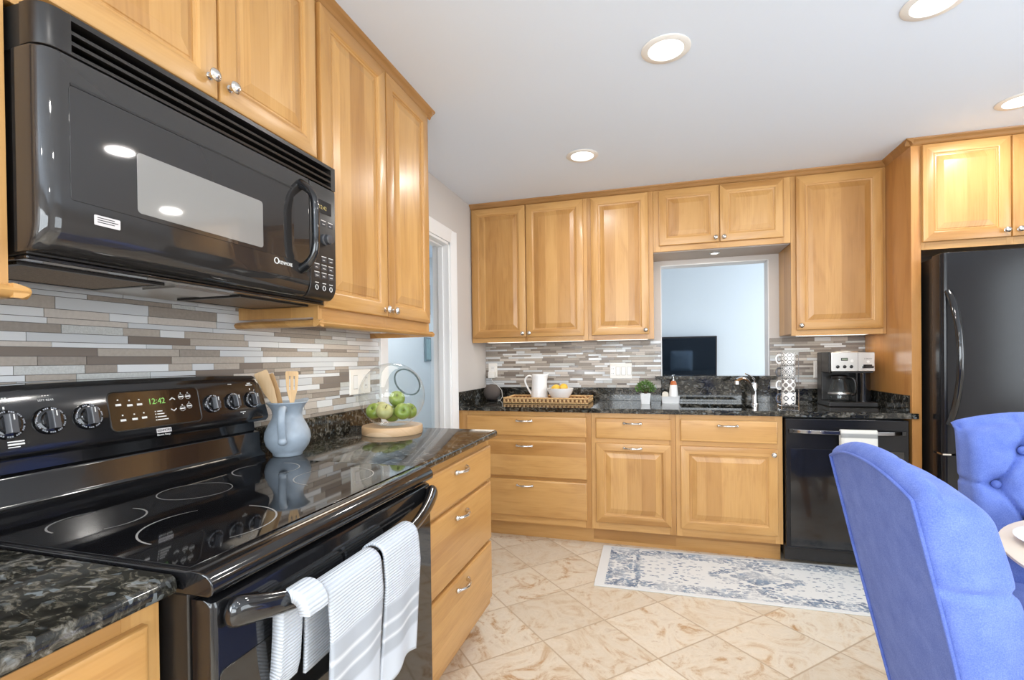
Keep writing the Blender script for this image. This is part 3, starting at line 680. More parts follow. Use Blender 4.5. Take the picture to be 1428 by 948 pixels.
mosaic('-y', -.001, 2.130, 2.711, 1.0125, 1.368, 'short strip mosaic backsplash behind the mug stack and coffee maker', 8, (.0125, .0145, .0145, .0145, .020, .020), (.07, .10, .13, .16, .20), [10, 6, 6, 24, 24, 18, 16])

# ------------------------------------------------------------------ microwave
r = thing('microwave', 'black over-the-range microwave mounted above the stove', 'microwave', (.2, -2.915, 1.42))
MY0, MY1 = -3.298, -2.532
MB().box(.012, .352, MY0 + .004, MY1 - .002, 1.424, 1.838).build('housing', BLACK_S, r, bevel=.003)
def rounded_front(y0, y1, z0, z1, x0, x1, rl, rr, rb, rt=.004, bz=None):
    """slab whose front edges are rounded: rl/rr at the ends, rb at the bottom"""
    mb = MB(); N = 8; rg = []
    zs = [(z0, 1.0)]
    rows = [(z0 + (bz or rb) * (1 - math.cos(PI / 2 * i / N)), rb * (1 - math.sin(PI / 2 * i / N))) for i in range(N + 1)]
    rows += [(z1 - rt, 0), (z1 - rt * .3, rt * .3), (z1, rt)]
    for z, dx in rows:
        pts = [(x0, y0)]
        for i in range(N + 1): a = PI / 2 * i / N; pts.append((x1 - dx - rl + rl * math.sin(a), y0 + rl - rl * math.cos(a)))
        for i in range(N + 1): a = PI / 2 * i / N; pts.append((x1 - dx - rr + rr * math.cos(a), y1 - rr + rr * math.sin(a)))
        pts.append((x0, y1))
        rg.append([(p[0], p[1], z) for p in pts])
    return mb.loft(rg)
dr = rounded_front(MY0, -2.655, 1.428, 1.766, .330, .400, .028, .003, .034, bz=.058).build('door', DOORBLK, r, smooth=40)
def rrect(y0, y1, z0, z1, rad, n=5):
    pts = []
    for cy, cz, a0 in ((y1 - rad, z0 + rad, -PI / 2), (y1 - rad, z1 - rad, 0), (y0 + rad, z1 - rad, PI / 2), (y0 + rad, z0 + rad, PI)):
        for i in range(n + 1): a = a0 + PI / 2 * i / n; pts.append((cy + rad * math.cos(a), cz + rad * math.sin(a)))
    return pts
MB().prism(rrect(-3.258, -2.72, 1.520, 1.715, .006), 'x', .3995, .4012).build('glass_panel', DOORBLK, dr, bevel=.0006)
MB().box(.3994, .4016, -3.256, -2.722, 1.7155, 1.7195).build('groove', BLACK_M, dr)
MB().prism(rrect(-3.146, -2.832, 1.529, 1.646, .008), 'x', .401, .4020).build('viewing_window', WINDOWGLASS, dr, bevel=.0004)
pts = []
for i in range(29):
    s = math.sin(PI / 2 * (-1 + 2 * i / 28)); pts.append((.398 + .050 * (1 - abs(s) ** 5), -2.690, 1.620 + .120 * s))
rad = [.0105 + .004 * abs(math.sin(PI / 2 * (-1 + 2 * i / 28))) ** 8 for i in range(29)]
MB().tube(pts, rad, 14, flat=(1, 1)).build('handle', BLACK, dr)
MB().prism(rrect(-3.222, -3.178, 1.487, 1.505, .002), 'x', .3995, .4008).build('rating_sticker', LABEL_P, dr)['label'] = 'small white rating sticker'
mk = MB()
for i, z in enumerate((1.501, 1.497, 1.493)): mk.box(.4008, .4011, -3.217, -3.188 + .006 * (i % 2), z - .0007, z + .0007)
mk.build('sticker_print', BLACK_M, dr)
text('logo', 'KENMORE', .0125, (.4004, -2.752, 1.5035), FACE_X, INK, dr, sx=.85)
mk = MB().tube([(.4006, -2.786 + .0075 * math.cos(a * PI / 8), 1.506 + .0075 * math.sin(a * PI / 8)) for a in range(16)], .0013, 6, closed=True)
mk.build('logo_ring', INK, dr)
cp = rounded_front(-2.652, MY1, 1.428, 1.766, .356, .399, .002, .006, .030, bz=.045).build('control_panel', BLACK_S, r, smooth=40)
MB().box(.3985, .4003, -2.634, -2.556, 1.684, 1.722).build('display', BLACK, cp)
text('display_digits', '12:42', .016, (.4006, -2.596, 1.700), FACE_X, AMBER_E, cp)
MB().lathe([(.018, 0), (.018, .006), (.015, .009), (.0145, .020), (.012, .023), (.004, .024)], (.399, -2.588, 1.606), 24, axis='x').build('dial', DIAL, cp)
bt = MB(); tk = MB()
for j, z in enumerate((1.655, 1.546, 1.521, 1.497)):
    for i, y in enumerate((-2.625, -2.592, -2.560)):
        if j < 2 and i == 0: continue
        bt.box(.398, .3998, y - .011, y + .011, z - .009, z + .004)
        tk.box(.398, .3996, y - .011, y + .011, z + .0062, z + .0082)
        tk.box(.3997, .4001, y - .006, y + .003 + .003 * ((i + j) % 2), z - .004, z - .0025)
for y in (-2.625, -2.592, -2.560):
    tk.tube([(.3985, y + .006 * math.cos(a * PI / 6), 1.459 + .007 * math.sin(a * PI / 6)) for a in range(12)], .0010, 5, closed=True)
    tk.box(.398, .3994, y - .008, y + .008, 1.472, 1.474)
bt.build('buttons', DIAL, cp); tk.build('button_legend', INK, cp)
# vent grille
g = MB().box(.30, .352, MY0 + .002, MY1 - .001, 1.767, 1.838)
g.build('grille_back', BLACK_M, r)
g = rounded_front(MY0, -3.252, 1.768, 1.838, .352, .400, .028, .001, .002); g.box(.352, .398, -2.552, MY1, 1.768, 1.838); g.box(.352, .398, -3.256, -2.55, 1.828, 1.838)
for z in (1.773, 1.791, 1.809): g.prism([(.352, z + .005), (.392, z - .003), (.397, z - .003), (.398, z + .002), (.392, z + .006), (.354, z + .012)], 'y', -3.256, -2.55)
g.build('vent_grille', BLACK_S, r, smooth=40)
# underside
MB().box(.03, .318, MY0 + .01, MY1 - .01, 1.418, 1.4235).build('underside', STEEL, r, bevel=.002)
MB().box(.318, .352, MY0 + .004, MY1 - .002, 1.416, 1.4235).build('front_lip', BLACK, r, bevel=.003)
for y0 in (-3.27, -2.80):
    MB().box(.10, .295, y0, y0 + .24, 1.4135, 1.418).build('grease_filter', MESHF, r)
    f = MB()
    for a, c, d, e in ((.088, .10, y0 - .012, y0 + .252), (.295, .305, y0 - .012, y0 + .252), (.10, .295, y0 - .012, y0), (.10, .295, y0 + .24, y0 + .252)): f.box(a, c, d, e, 1.412, 1.418)
    f.build('filter_frame', BLACK_S, r, bevel=.001)
MB().box(.20, .30, -2.99, -2.84, 1.4125, 1.418).build('lamp_cover', STEEL, r)

# ------------------------------------------------------------------ stove
RY0, RY1 = -3.271, -2.503
YM = (RY0 + RY1) / 2
r = thing('stove', 'black freestanding electric stove with glass cooktop and upright back panel', 'stove', (.35, YM, 0))
MB().box(.025, .655, RY0 + .004, RY1 - .004, .09, .880).build('body', BLACK_S, r, bevel=.004)
MB().box(.06, .61, RY0 + .03, RY1 - .03, 0, .09).build('plinth', BLACK_M, r)
# cooktop frame with a rounded nose
prof = [(.030, .881), (.700, .881), (.706, .886), (.708, .895), (.705, .906), (.697, .914), (.682, .9185), (.665, .9195), (.655, .917), (.030, .917)]
ck = MB().prism(prof, 'y', RY0, RY1).build('cooktop_frame', BLACK, r, bevel=.003, smooth=50)
gl = MB().box(.085, .652, RY0 + .012, RY1 - .012, .9165, .9190).build('cooktop_glass', GLASSTOP, r, bevel=.001)
ringm = MB()
def arc(cx, cy, rad, a0, a1, wd=.0024):
    n = max(int(abs(a1 - a0) / 6), 6)
    vo, vi = [], []
    for i in range(n + 1):
        a = math.radians(a0 + (a1 - a0) * i / n); tp = wd * (0.45 + .75 * math.sin(PI * min(i / n * 2.2, 1) * .5 if i / n < .45 else PI * .5))
        vo.append((cx + (rad + tp / 2) * math.cos(a), cy + (rad + tp / 2) * math.sin(a), .91925)); vi.append((cx + (rad - tp / 2) * math.cos(a), cy + (rad - tp / 2) * math.sin(a), .91925))
    ringm.add(vo + vi, [(i, i + 1, n + 2 + i, n + 1 + i) for i in range(n)])
arc(.245, YM - .012, .080, 0, 360, .0022)
for cx, cy, rad in ((.255, -3.128, .079), (.500, -3.085, .118), (.235, -2.655, .090), (.490, -2.680, .105)):
    arc(cx, cy, rad, 150, 268, .0030); arc(cx, cy, rad, -28, 100, .0030)
ringm.build('burner_markings', MARK, gl, fix=False)
# back panel
prof = [(.022, .917), (.090, .917), (.092, .930), (.076, .940), (.070, .950), (.066, 1.002), (.064, 1.006), (.046, 1.010), (.044, 1.036), (.094, 1.046), (.103, 1.054), (.104, 1.064), (.083, 1.166), (.076, 1.184), (.062, 1.194), (.022, 1.196)]
secs = []
for i in range(33):
    s = -1 + 2 * i / 32; yy = YM + s * (RY1 - RY0) / 2 * .995
    k = 0.006 * (1 - s * s) - (.035 * max(0, (abs(s) - .93) / .07) ** 3)
    secs.append([(x, yy, z + (k if z > 1.1 else 0)) for x, z in prof])
bk = MB().loft(secs).build('back_panel', BLACK, r, smooth=30)
def bgx(z): return .104 - (z - 1.064) * (.021 / .102)
fn = Vector((.102, 0, .021)).normalized(); fu = Vector((-.021, 0, .102)).normalized()
FACE_B = Matrix(((0, fu.x, fn.x), (1, 0, 0), (0, fu.z, fn.z)))
def onface(y, z, n=0): return Vector((bgx(z), y, z)) + fn * n
def facebox(mb, y, z, hw, hh, n0, n1, mat=0):
    c = onface(y, z); v = []
    for n_ in (n0, n1):
        for sy, sz in ((-1, -1), (1, -1), (1, 1), (-1, 1)): v.append(c + Vector((0, sy * hw, 0)) + fu * (sz * hh) + fn * n_)
    mb.add(v, [(0, 3, 2, 1), (4, 5, 6, 7), (0, 1, 5, 4), (1, 2, 6, 5), (2, 3, 7, 6), (3, 0, 4, 7)], mat)
for y, sc in ((-3.190, 1.05), (-3.117, 1.05), (-3.042, 1.05), (-2.712, .95), (-2.638, .95), (-2.564, .95)):
    z = 1.118; q = onface(y, z); Mx = Matrix.Translation(q) @ FACE_B.to_4x4()
    kb = MB().lathe([(.0285 * sc, 0), (.0285 * sc, .004), (.0265 * sc, .007), (.022 * sc, .009)], (0, 0, 0), 28)
    kb.lathe([(.0185 * sc, .008), (.0185 * sc, .012), (.017 * sc, .014), (.004, .0145)], (0, 0, 0), 24)
    kb.xform(Mx); kn = kb.build('knob', BLACK, r)
    gp = MB().loft([[(a * .0062 * sc, -.0165 * sc, h), (a * .0062 * sc, .0165 * sc, h)] if False else [(-w_, -.0185 * sc, h), (w_, -.0185 * sc, h), (w_, .0185 * sc, h), (-w_, .0185 * sc, h)] for a, w_, h in ((1, .0085 * sc, .012), (1, .0070 * sc, .026), (1, .0052 * sc, .0285))])
    gp.box(-.0012, .0012, .006 * sc, .017 * sc, .0285, .0290, 1)
    gp.xform(Mx).build('grip', [DIAL, INK], kn, bevel=.0015)
    tk = MB()
    for i in range(44):
        a = 2 * PI * i / 44
        if i % 4 == 3: continue
        rr = .0246 * sc; tk.add([Vector((rr * math.cos(a + da) * k_, rr * math.sin(a + da) * k_, .0083)) for da, k_ in ((-.052, .93), (.052, .93), (.052, 1.07), (-.052, 1.07))], [(0, 1, 2, 3)])
    tk.xform(Mx).build('dial_marks', GREY_T, kn, fix=False)
tk = MB()
for y in (-3.190, -3.117, -3.042, -2.712, -2.638, -2.564):
    facebox(tk, y, 1.152, .0016, .0028, 0, .0005); facebox(tk, y, 1.1655, .013, .0012, 0, .0005)
    for dy in (-.005, 0, .005): facebox(tk, y + dy, 1.171, .0016, .0018, 0, .0005)
facebox(tk, -2.605, 1.083, .010, .0010, 0, .0005); facebox(tk, -2.605, 1.078, .0014, .0014, 0, .0005)
facebox(tk, -3.178, 1.083, .014, .0014, 0, .0005); facebox(tk, -3.178, 1.0775, .014, .0018, 0, .0005); facebox(tk, -3.182, 1.072, .010, .0010, 0, .0005)
tk.build('panel_legend', INK, bk)
text('panel_lettering', 'LEFT REAR', .0062, onface(-3.117, 1.1625, .0005), FACE_B, INK, bk)
# display window with raised rim
dq = [Vector(onface((y), 1.12)) + fu * (z - 1.12) for y, z in rrect(-2.995, -2.752, 1.073, 1.170, .014)]
dp = MB(); dp.loft([[tuple(p + fn * h) for p in dq] for h in (-.001, .0012)]); dpo = dp.build('display_panel', OVENGLASS, bk, bevel=.0004)
MB().tube([tuple(p + fn * .001) for p in dq], .0016, 8, closed=True).build('display_rim', BLACK_S, dpo)
text('clock_digits', '12 42', .0215, onface(-2.876, 1.139, .0018), FACE_B, GREEN_E, dpo, sx=.95)
tk = MB()
for dz in (0.004, -.003): facebox(tk, -2.8765, 1.1385 + dz, .0011, .0011, .0012, .0020, 0)
tk.build('clock_colon', GREEN_E, dpo)
tk = MB()
for y, z in ((-2.972, 1.150), (-2.945, 1.147), (-2.921, 1.147), (-2.966, 1.112), (-2.938, 1.112), (-2.914, 1.113)):
    facebox(tk, y, z, .0016, .0016, .0012, .0018); facebox(tk, y, z - .012, .0065, .0026, .0012, .0018)
for i, z in enumerate((1.113, 1.106, 1.0985, 1.091)):
    facebox(tk, -2.884, z, .0014, .0014, .0012, .0018); facebox(tk, -2.872 + i * .002, z, .007 + .0025 * i, .0012, .0012, .0018)
for y, z in ((-2.806, 1.146), (-2.785, 1.146), (-2.806, 1.114), (-2.785, 1.119)):
    facebox(tk, y, z, .0065, .0016, .0012, .0018); facebox(tk, y, z + .010, .0012, .0012, .0012, .0018)
    for k_ in range(12):
        a = k_ * PI / 6; facebox(tk, y + .0078 * math.cos(a), z + .0065 * math.sin(a), .0010, .0006, .0012, .0017)
for sgn, zz in ((1, 1.145), (-1, 1.110)):
    for k_ in range(6):
        d_ = k_ / 5 * .007
        for sd in (-1, 1): facebox(tk, -2.832 + sd * d_, zz - sgn * d_ * .7, .0010, .0012, .0012, .0018)
tk.build('button_legend', INK, dpo)
lq = MB(); facebox(lq, -2.868, 1.0625, .020, .0058, 0, .0012); lq.build('logo_badge', LABEL_P, bk)
text('logo', 'KENMORE', .0082, onface(-2.868, 1.0625, .0014), FACE_B, BLACK_M, bk)
text('panel_lettering', 'Electric Range', .0064, Vector((.1043, -2.868, 1.0515)), FACE_B, INK, bk)
# oven door, drawer and smile-shaped handle
dr = rounded_front(RY0 + .006, RY1 - .006, .262, .872, .660, .702, .010, .010, .006, .012).build('oven_door', BLACK, r, smooth=40)
MB().prism(rrect(RY0 + .016, RY1 - .016, .272, .760, .01), 'x', .7015, .7038).build('door_glass', OVENGLASS, dr, bevel=.0008)
vt = MB()
for i in range(2):
    vt.box(.7018, .7028, YM - .27 + i * .02, YM + .27 - i * .02, .838 - i * .012, .842 - i * .012)
vt.build('vent_slots', BLACK_M, dr)
dw_ = rounded_front(RY0 + .006, RY1 - .006, .095, .255, .660, .700, .010, .010, .01, .01).build('storage_drawer', BLACK, r, smooth=40)
hp, hr = [], []
for i in range(41):
    s = math.sin(PI / 2 * (-1 + 2 * i / 40)); q = abs(s)
    hp.append((.712 + .044 * (1 - q ** 3.2), YM + s * .366, .852 - .052 * (1 - s * s)))
    hr.append((.0135 + .0105 * q ** 3) * (math.sqrt(max(.015, 1 - ((q - .955) / .045) ** 2)) if q > .955 else 1))
hd = MB().tube(hp, hr, 16, flat=(.8, 1.1)).build('handle', BLACK, dr)

# dish towels over the oven handle
def towel_mat():
    m, n, l, p = newmat('striped_towel_cloth')
    tc = n.new('ShaderNodeTexCoord'); uv = n.new('ShaderNodeSeparateXYZ'); l.new(tc.outputs['UV'], uv.inputs[0])
    U_, V_ = uv.outputs[0], uv.outputs[1]
    v2 = math_node(n, l, 'ADD', V_, math_node(n, l, 'MULTIPLY', math_node(n, l, 'SINE', math_node(n, l, 'MULTIPLY', U_, 24.0)), .0035))
    base = ramp(n, l, v2, [(0.0, srgb(202, 207, 214)), (0.068, srgb(202, 207, 214)), (0.072, srgb(170, 174, 180)), (0.10, srgb(170, 174, 180)), (0.103, srgb(222, 224, 226)), (0.108, srgb(222, 224, 226)), (0.110, srgb(172, 176, 182)), (0.135, srgb(172, 176, 182)), (0.138, srgb(220, 222, 224)), (0.143, srgb(220, 222, 224)), (0.146, srgb(172, 176, 182)), (0.178, srgb(172, 176, 182)), (0.182, srgb(202, 207, 214)), (1.0, srgb(202, 207, 214))])
    wv = math_node(n, l, 'SINE', math_node(n, l, 'MULTIPLY', V_, 2 * PI / .0062))
    flat_ = ramp(n, l, V_, [(.178, (0, 0, 0, 1)), (.184, (1, 1, 1, 1))])
    wv = math_node(n, l, 'MULTIPLY', wv, flat_)
    c = mixc(n, l, math_node(n, l, 'MULTIPLY', math_node(n, l, 'ADD', wv, 1.0), .16), base, srgb(160, 170, 186))
    l.new(c, p.inputs['Base Color']); p.inputs['Roughness'].default_value = .95; p.inputs['Specular IOR Level'].default_value = .1
    b_ = n.new('ShaderNodeBump'); b_.inputs['Strength'].default_value = .5; b_.inputs['Distance'].default_value = .002; l.new(wv, b_.inputs['Height']); l.new(b_.outputs[0], p.inputs['Normal'])
    return m
TOWEL = towel_mat()
def add_uv(o, uvs):
    me = o.data; lay = me.uv_layers.new(name='UVMap')
    for lp in me.loops: lay.data[lp.index].uv = uvs[lp.vertex_index]
def towel(label, y0, y1, path, wav, m, seed, thick=.006, voff=0.0, name='dish_towel', flare=0.0):
    """path: list of (x, z) from front hem up over the bar to the back hem"""
    pts = [Vector((p[0], 0, p[1])) for p in path]
    L = [0]
    for a, c in zip(pts[:-1], pts[1:]): L.append(L[-1] + (c - a).length)
    tot = L[-1]
    def at(d):
        for i in range(len(pts) - 1):
            if d <= L[i + 1] or i == len(pts) - 2:
                f = (d - L[i]) / (L[i + 1] - L[i]); return pts[i].lerp(pts[i + 1], f)
    NU, NV = 22, 70; mb = MB(); uvs = []
    for j in range(NV + 1):
        d = tot * j / NV; p = at(d)
        for i in range(NU + 1):
            u = i / NU; top = min(range(len(pts)), key=lambda k: -pts[k].z); drop = max(0, (pts[top].z - p.z)) / .3
            y = y0 + (y1 - y0) * u
            nz = mnoise.noise(Vector((y * 14 + seed, p.z * 4, seed)))
            wx = (wav * drop * (math.sin(u * 9 + seed) * .7 + nz)) * (1 if d < L[top] else .4)
            y += .012 * drop * mnoise.noise(Vector((u * 2, p.z * 5, seed + 9))) + flare * drop * (u - .5)
            mb.v.append((p.x + wx, y, p.z + (.006 * drop * math.sin(u * 5 + seed) if j < 3 else 0))); uvs.append((y - y0, d + voff))
    for j in range(NV):
        for i in range(NU): a = j * (NU + 1) + i; mb.f.append((a, a + 1, a + NU + 2, a + NU + 1)); mb.m.append(0)
    o = mb.build(name, m, origin=((path[0][0]), (y0 + y1) / 2, path[0][1]), solid=thick, smooth=180, fix=False)
    add_uv(o, uvs)
    return tag(o, label, 'towel')
def drape(xc, zc, rad, xf, zf, xb, zb):
    p = [(xf, zf), (xc + rad + .004, zc - .06)]
    for i in range(9): a = PI * i / 8; p.append((xc + rad * math.cos(a), zc + rad * math.sin(a)))
    p += [(xc - rad, zc - .05), (xb, zb)]
    return p
towel('grey striped waffle towel folded over the left part of the oven handle', -3.092, -2.918, drape(.752, .804, .0265, .772, .545, .722, .66), .006, TOWEL, 1.0, flare=.008)
towel('grey striped waffle towel hanging over the oven handle, nearest the drawers', -2.905, -2.752, drape(.752, .806, .0290, .770, .520, .722, .60), .006, TOWEL, 4.3, flare=.008)
towel('small folded pale waffle towel hanging behind the oven handle at its left', -3.158, -3.107, [(.779, .806)] + [(.752 + .0265 * math.cos(PI * i / 8), .812 + .0265 * math.sin(PI * i / 8)) for i in range(9)] + [(.722, .76), (.716, .70), (.708, .672)], .004, TOWEL, 7.7, thick=.022, voff=.3)

# ------------------------------------------------------------------ dishwasher
r = thing('dishwasher', 'black built-in dishwasher with a long bar handle', 'dishwasher', (2.385, -.3, 0))
MB().box(2.084, 2.690, -.585, -.03, .05, .878).build('body', BLACK_M, r)
MB().box(2.080, 2.692, -.600, -.585, .03, .115).build('kick_plate', BLACK_S, r, bevel=.003)
dd = MB().box(2.080, 2.692, -.648, -.590, .118, .874).build('door', BLACK_T, r, bevel=.006, seg=3)
MB().box(2.105, 2.667, -.6505, -.646, .130, .70).build('door_panel', BLACK, dd, bevel=.001)
hb = MB(); pts = []
for i in range(21):
    s = -1 + 2 * i / 20; pts.append((2.385 + s * .272, -.652 - .036 * (1 - s ** 4), .803))
hb.loft([[(p[0], p[1] - .008, p[2] - .011), (p[0], p[1] + .006, p[2] - .011), (p[0], p[1] + .006, p[2] + .011), (p[0], p[1] - .008, p[2] + .011)] for p in pts])
hb.build('handle', [simple('dark_polished_bar', (.30, .30, .31, 1), .12, 1.0)], dd, bevel=.003)
for x_ in (2.095, 2.652): MB().box(x_, x_ + .023, -.662, -.648, .79, .816).build('handle_mount', BLACK, dd, bevel=.003)
KT = simple('kitchen_towel_cloth', srgb(224, 221, 214), .95, bump=.4, bscale=300, mottled=.12)
def kt_mat():
    m, n, l, p = newmat('banded_cotton')
    tc = n.new('ShaderNodeTexCoord'); uv = n.new('ShaderNodeSeparateXYZ'); l.new(tc.outputs['UV'], uv.inputs[0])
    c = ramp(n, l, uv.outputs[1], [(0, srgb(212, 210, 204)), (.246, srgb(212, 210, 204)), (.248, srgb(140, 141, 140)), (.272, srgb(150, 151, 150)), (.274, srgb(212, 210, 204)), (1, srgb(212, 210, 204))])
    l.new(c, p.inputs['Base Color']); p.inputs['Roughness'].default_value = .95
    nz = n.new('ShaderNodeTexNoise'); nz.inputs['Scale'].default_value = 500; b_ = n.new('ShaderNodeBump'); b_.inputs['Strength'].default_value = .3; l.new(nz.outputs[0], b_.inputs['Height']); l.new(b_.outputs[0], p.inputs['Normal'])
    return m
def flatdrape(yc, zc, ry, rz, zf, zb):
    p = [(yc - ry - .004, zf), (yc - ry, zc)]
    return p
pth = [(-.704, .53), (-.702, .70), (-.7005, .803), (-.6985, .8165), (-.690, .8205), (-.681, .8165), (-.677, .803), (-.674, .60)]
mb = MB(); NU = 18; uvs = []; d = 0
fine = []
for a, c in zip(pth[:-1], pth[1:]):
    for k in range(6): fine.append((a[0] + (c[0] - a[0]) * k / 6, a[1] + (c[1] - a[1]) * k / 6))
fine.append(pth[-1]); prev = fine[0]
for q in fine:
    d += math.hypot(q[0] - prev[0], q[1] - prev[1]); prev = q
    for i in range(NU + 1):
        u = i / NU; dz = max(0, .82 - q[1])
        mb.v.append((2.345 + .178 * u + .01 * dz * math.sin(u * 4), q[0] - .012 * dz * math.sin(u * 8 + 1) - .010 * math.exp(-((u - .12) / .06) ** 2) * min(dz * 20, 1), q[1])); uvs.append((u, d))
for j in range(len(fine) - 1):
    for i in range(NU): a = j * (NU + 1) + i; mb.f.append((a, a + 1, a + NU + 2, a + NU + 1)); mb.m.append(0)
o = mb.build('dish_towel', kt_mat(), origin=(2.43, -.70, .53), solid=.005, smooth=180, fix=False); add_uv(o, uvs)
tag(o, 'off-white towel with a grey band hung over the dishwasher handle', 'towel')

# ------------------------------------------------------------------ refrigerator
r = thing('refrigerator', 'tall black refrigerator with a bowed vertical handle', 'refrigerator', (3.2, -.4, 0))
FXL, FXR = 2.772, 3.640
MB().box(FXL + .006, FXR - .006, -.700, -.03, .02, 1.752).build('cabinet', BLACK_S, r, bevel=.004)
def fdoor(z0, z1, name):
    rg = []
    prof = []
    N = 6; rad = .026
    pts = [(FXL, -.706)]
    for i in range(N + 1): a = PI / 2 * i / N; pts.append((FXL + rad - rad * math.cos(a), -.800 + rad - rad * math.sin(a) if False else -.774 - rad * math.sin(a)))
    for i in range(N + 1): a = PI / 2 * i / N; pts.append((FXR - rad + rad * math.sin(a), -.774 - rad * math.cos(a)))
    pts.append((FXR, -.706))
    return MB().loft([[(x, y, z0) for x, y in pts], [(x, y, z1) for x, y in pts]]).build(name, BLACK_T, r, bevel=.004, smooth=40)
d1 = fdoor(.724, 1.762, 'upper_door'); d2 = fdoor(.06, .716, 'freezer_door')
pts, rad = [], []
for i in range(31):
    s = -1 + 2 * i / 30; pts.append((FXL + .012 + .012, -.802 - .105 * (1 - s * s) ** .8 - .006, 1.222 + .338 * s)); rad.append(.016)
MB().tube(pts, rad, 12, flat=(1.0, .8)).build('handle', BLACK, d1)
MB().box(FXL + .004, FXL + .04, -.795, -.74, .7165, .7235).build('hinge', NICKEL, r)
MB().box(FXL + .03, FXR - .03, -.69, -.60, 0, .058).build('base_grille', BLACK_M, r)

# ------------------------------------------------------------------ ceiling and cabinet lights
def recessed():
    r = thing('recessed_light', '', 'ceiling light', (1.403, -1.872, ZC), 'recessed ceiling lights')
    x, y = 1.403, -1.872
    MB().lathe([(.064, -.001), (.066, -.006), (.088, -.005), (.092, -.002), (.092, -.0005), (.064, -.0005)], (x, y, ZC), 40, cap=False).build('trim_ring', WHITE_P, r)
    MB().lathe([(.002, -.003), (.050, -.003), (.066, -.002), (.066, -.0008), (.002, -.0008)], (x, y, ZC), 40, cap=False).build('lens', LAMP_E, r)
    return r
rl = recessed()
LP = [((1.403, -1.872), 'recessed ceiling light nearest the camera, left of the other large one'), ((.955, -.988), 'recessed ceiling light closest to the corner cabinet and doorway'),
      ((2.262, -1.862), 'recessed ceiling light cut by the top edge of the photo'), ((3.005, -.972), 'recessed ceiling light at the right edge, above the refrigerator cabinet')]
for k, ((x, y), lab) in enumerate(LP):
    o = rl if k == 0 else dup(rl, (x, y, ZC))
    o['label'] = lab
    lo = area('downlight', (x, y, ZC - .012), (x, y, 0), .12, .12, 9, (1, .96, .91), 'DISK')
for x, y in ((1.403, -3.75), (2.262, -3.75), (.955, -5.2), (3.005, -5.2)):
    area('downlight', (x, y, ZC - .012), (x, y, 0), .12, .12, 9, (1, .96, .91), 'DISK')
def strip(label, x0, x1, y0, y1, z, power):
    r = thing('under_cabinet_light', label, 'light', ((x0 + x1) / 2, (y0 + y1) / 2, z))
    MB().box(x0, x1, y0, y1, z - .006, z).build('housing', WHITE_P, r, bevel=.002)
    MB().box(x0 + .01, x1 - .01, y0 + .01, y1 - .01, z - .0085, z - .005).build('lens', STRIP_E, r)
    area('strip_glow', ((x0 + x1) / 2, (y0 + y1) / 2, z - .014), ((x0 + x1) / 2, (y0 + y1) / 2, 0), (x1 - x0) * .9, (y1 - y0) * .9, power, (1, .86, .68))
strip('lit light strip beneath the tall cabinet right of the microwave', .14, .27, -2.46, -1.80, UZ0 + .011, 1.5)
strip('lit light strip beneath the corner cabinet, above the white pitcher', .08, .85, -.25, -.14, UZ0 + .011, .8)
strip('lit light strip beneath the narrow cabinet left of the pass-through', .93, 1.31, -.25, -.14, UZ0 + .011, .5)
strip('lit light strip beneath the cabinet above the coffee maker', 2.25, 2.66, -.25, -.14, UZ0 + .011, .8)
r = thing('puck_light', 'small round puck light under the short cabinet over the pass-through', 'light', (1.75, -.2, 1.962))
MB().lathe([(.036, 0), (.036, -.004), (.030, -.008), (.022, -.008)], (1.75, -.2, 1.9615), 28).build('trim_ring', NICKEL, r)
MB().lathe([(.022, -.0075), (.022, -.0095), (.004, -.0105)], (1.75, -.2, 1.9615), 24).build('lens', STRIP_E, r)
area('puck_glow', (1.75, -.2, 1.945), (1.75, -.2, 0), .04, .04, 1.2, (1, .9, .78), 'DISK')

# ------------------------------------------------------------------ rug
RCX, RCY, RL, RW = 1.875, -.873, 1.72, .59
t = MB().prism([(-RL / 2, -RW / 2), (RL / 2, -RW / 2), (RL / 2, RW / 2), (-RL / 2, RW / 2)], 'z', 0, .006)
o = t.build('runner_rug', rug_mat(0, 0, RL, RW), bevel=.002, origin=(0, 0, 0)); o.location = (RCX, RCY, .001); o.rotation_euler = (0, 0, .012)
tag(o, 'white runner rug with faded blue pattern on the tile floor', 'rug')

# ------------------------------------------------------------------ sink and faucet
r = thing('sink', 'black undermount sink basin set in the back worktop', 'sink', ((SX0 + SX1) / 2, -.36, ZB))
t = MB()
t.box(SX0 - .012, SX1 + .012, SY0 - .012, SY1 + .012, .700, .710)
t.box(SX0 - .012, SX0, SY0 - .012, SY1 + .012, .71, ZB - .001).box(SX1, SX1 + .012, SY0 - .012, SY1 + .012, .71, ZB - .001).box(SX0, SX1, SY0 - .012, SY0, .71, ZB - .001).box(SX0, SX1, SY1, SY1 + .012, .71, ZB - .001)
t.build('basin', SINK_M, r)
MB().lathe([(.04, 0), (.04, .003), (.02, .003), (.015, .001)], (1.73, -.36, .710), 24).build('drain', STEEL, r)
r = thing('faucet', 'chrome single-lever kitchen faucet at the right end of the sink', 'faucet', (1.992, -.215, ZT))
bx_, by_ = 1.992, -.215
MB().lathe([(.026, 0), (.026, .004), (.021, .010), (.0195, .05), (.019, .10), (.020, .13), (.017, .146), (.006, .152)], (bx_, by_, ZT), 24).build('body', CHROME, r)
sp = [(bx_ - .004, by_ - .004, ZT + .07), (bx_ - .022, by_ - .020, ZT + .115), (bx_ - .042, by_ - .036, ZT + .150), (bx_ - .064, by_ - .052, ZT + .170), (bx_ - .088, by_ - .070, ZT + .176), (bx_ - .112, by_ - .090, ZT + .170), (bx_ - .124, by_ - .100, ZT + .164)]
MB().tube(sp, [.014, .015, .0155, .016, .016, .0165, .0165], 14).build('spout', CHROME, r)
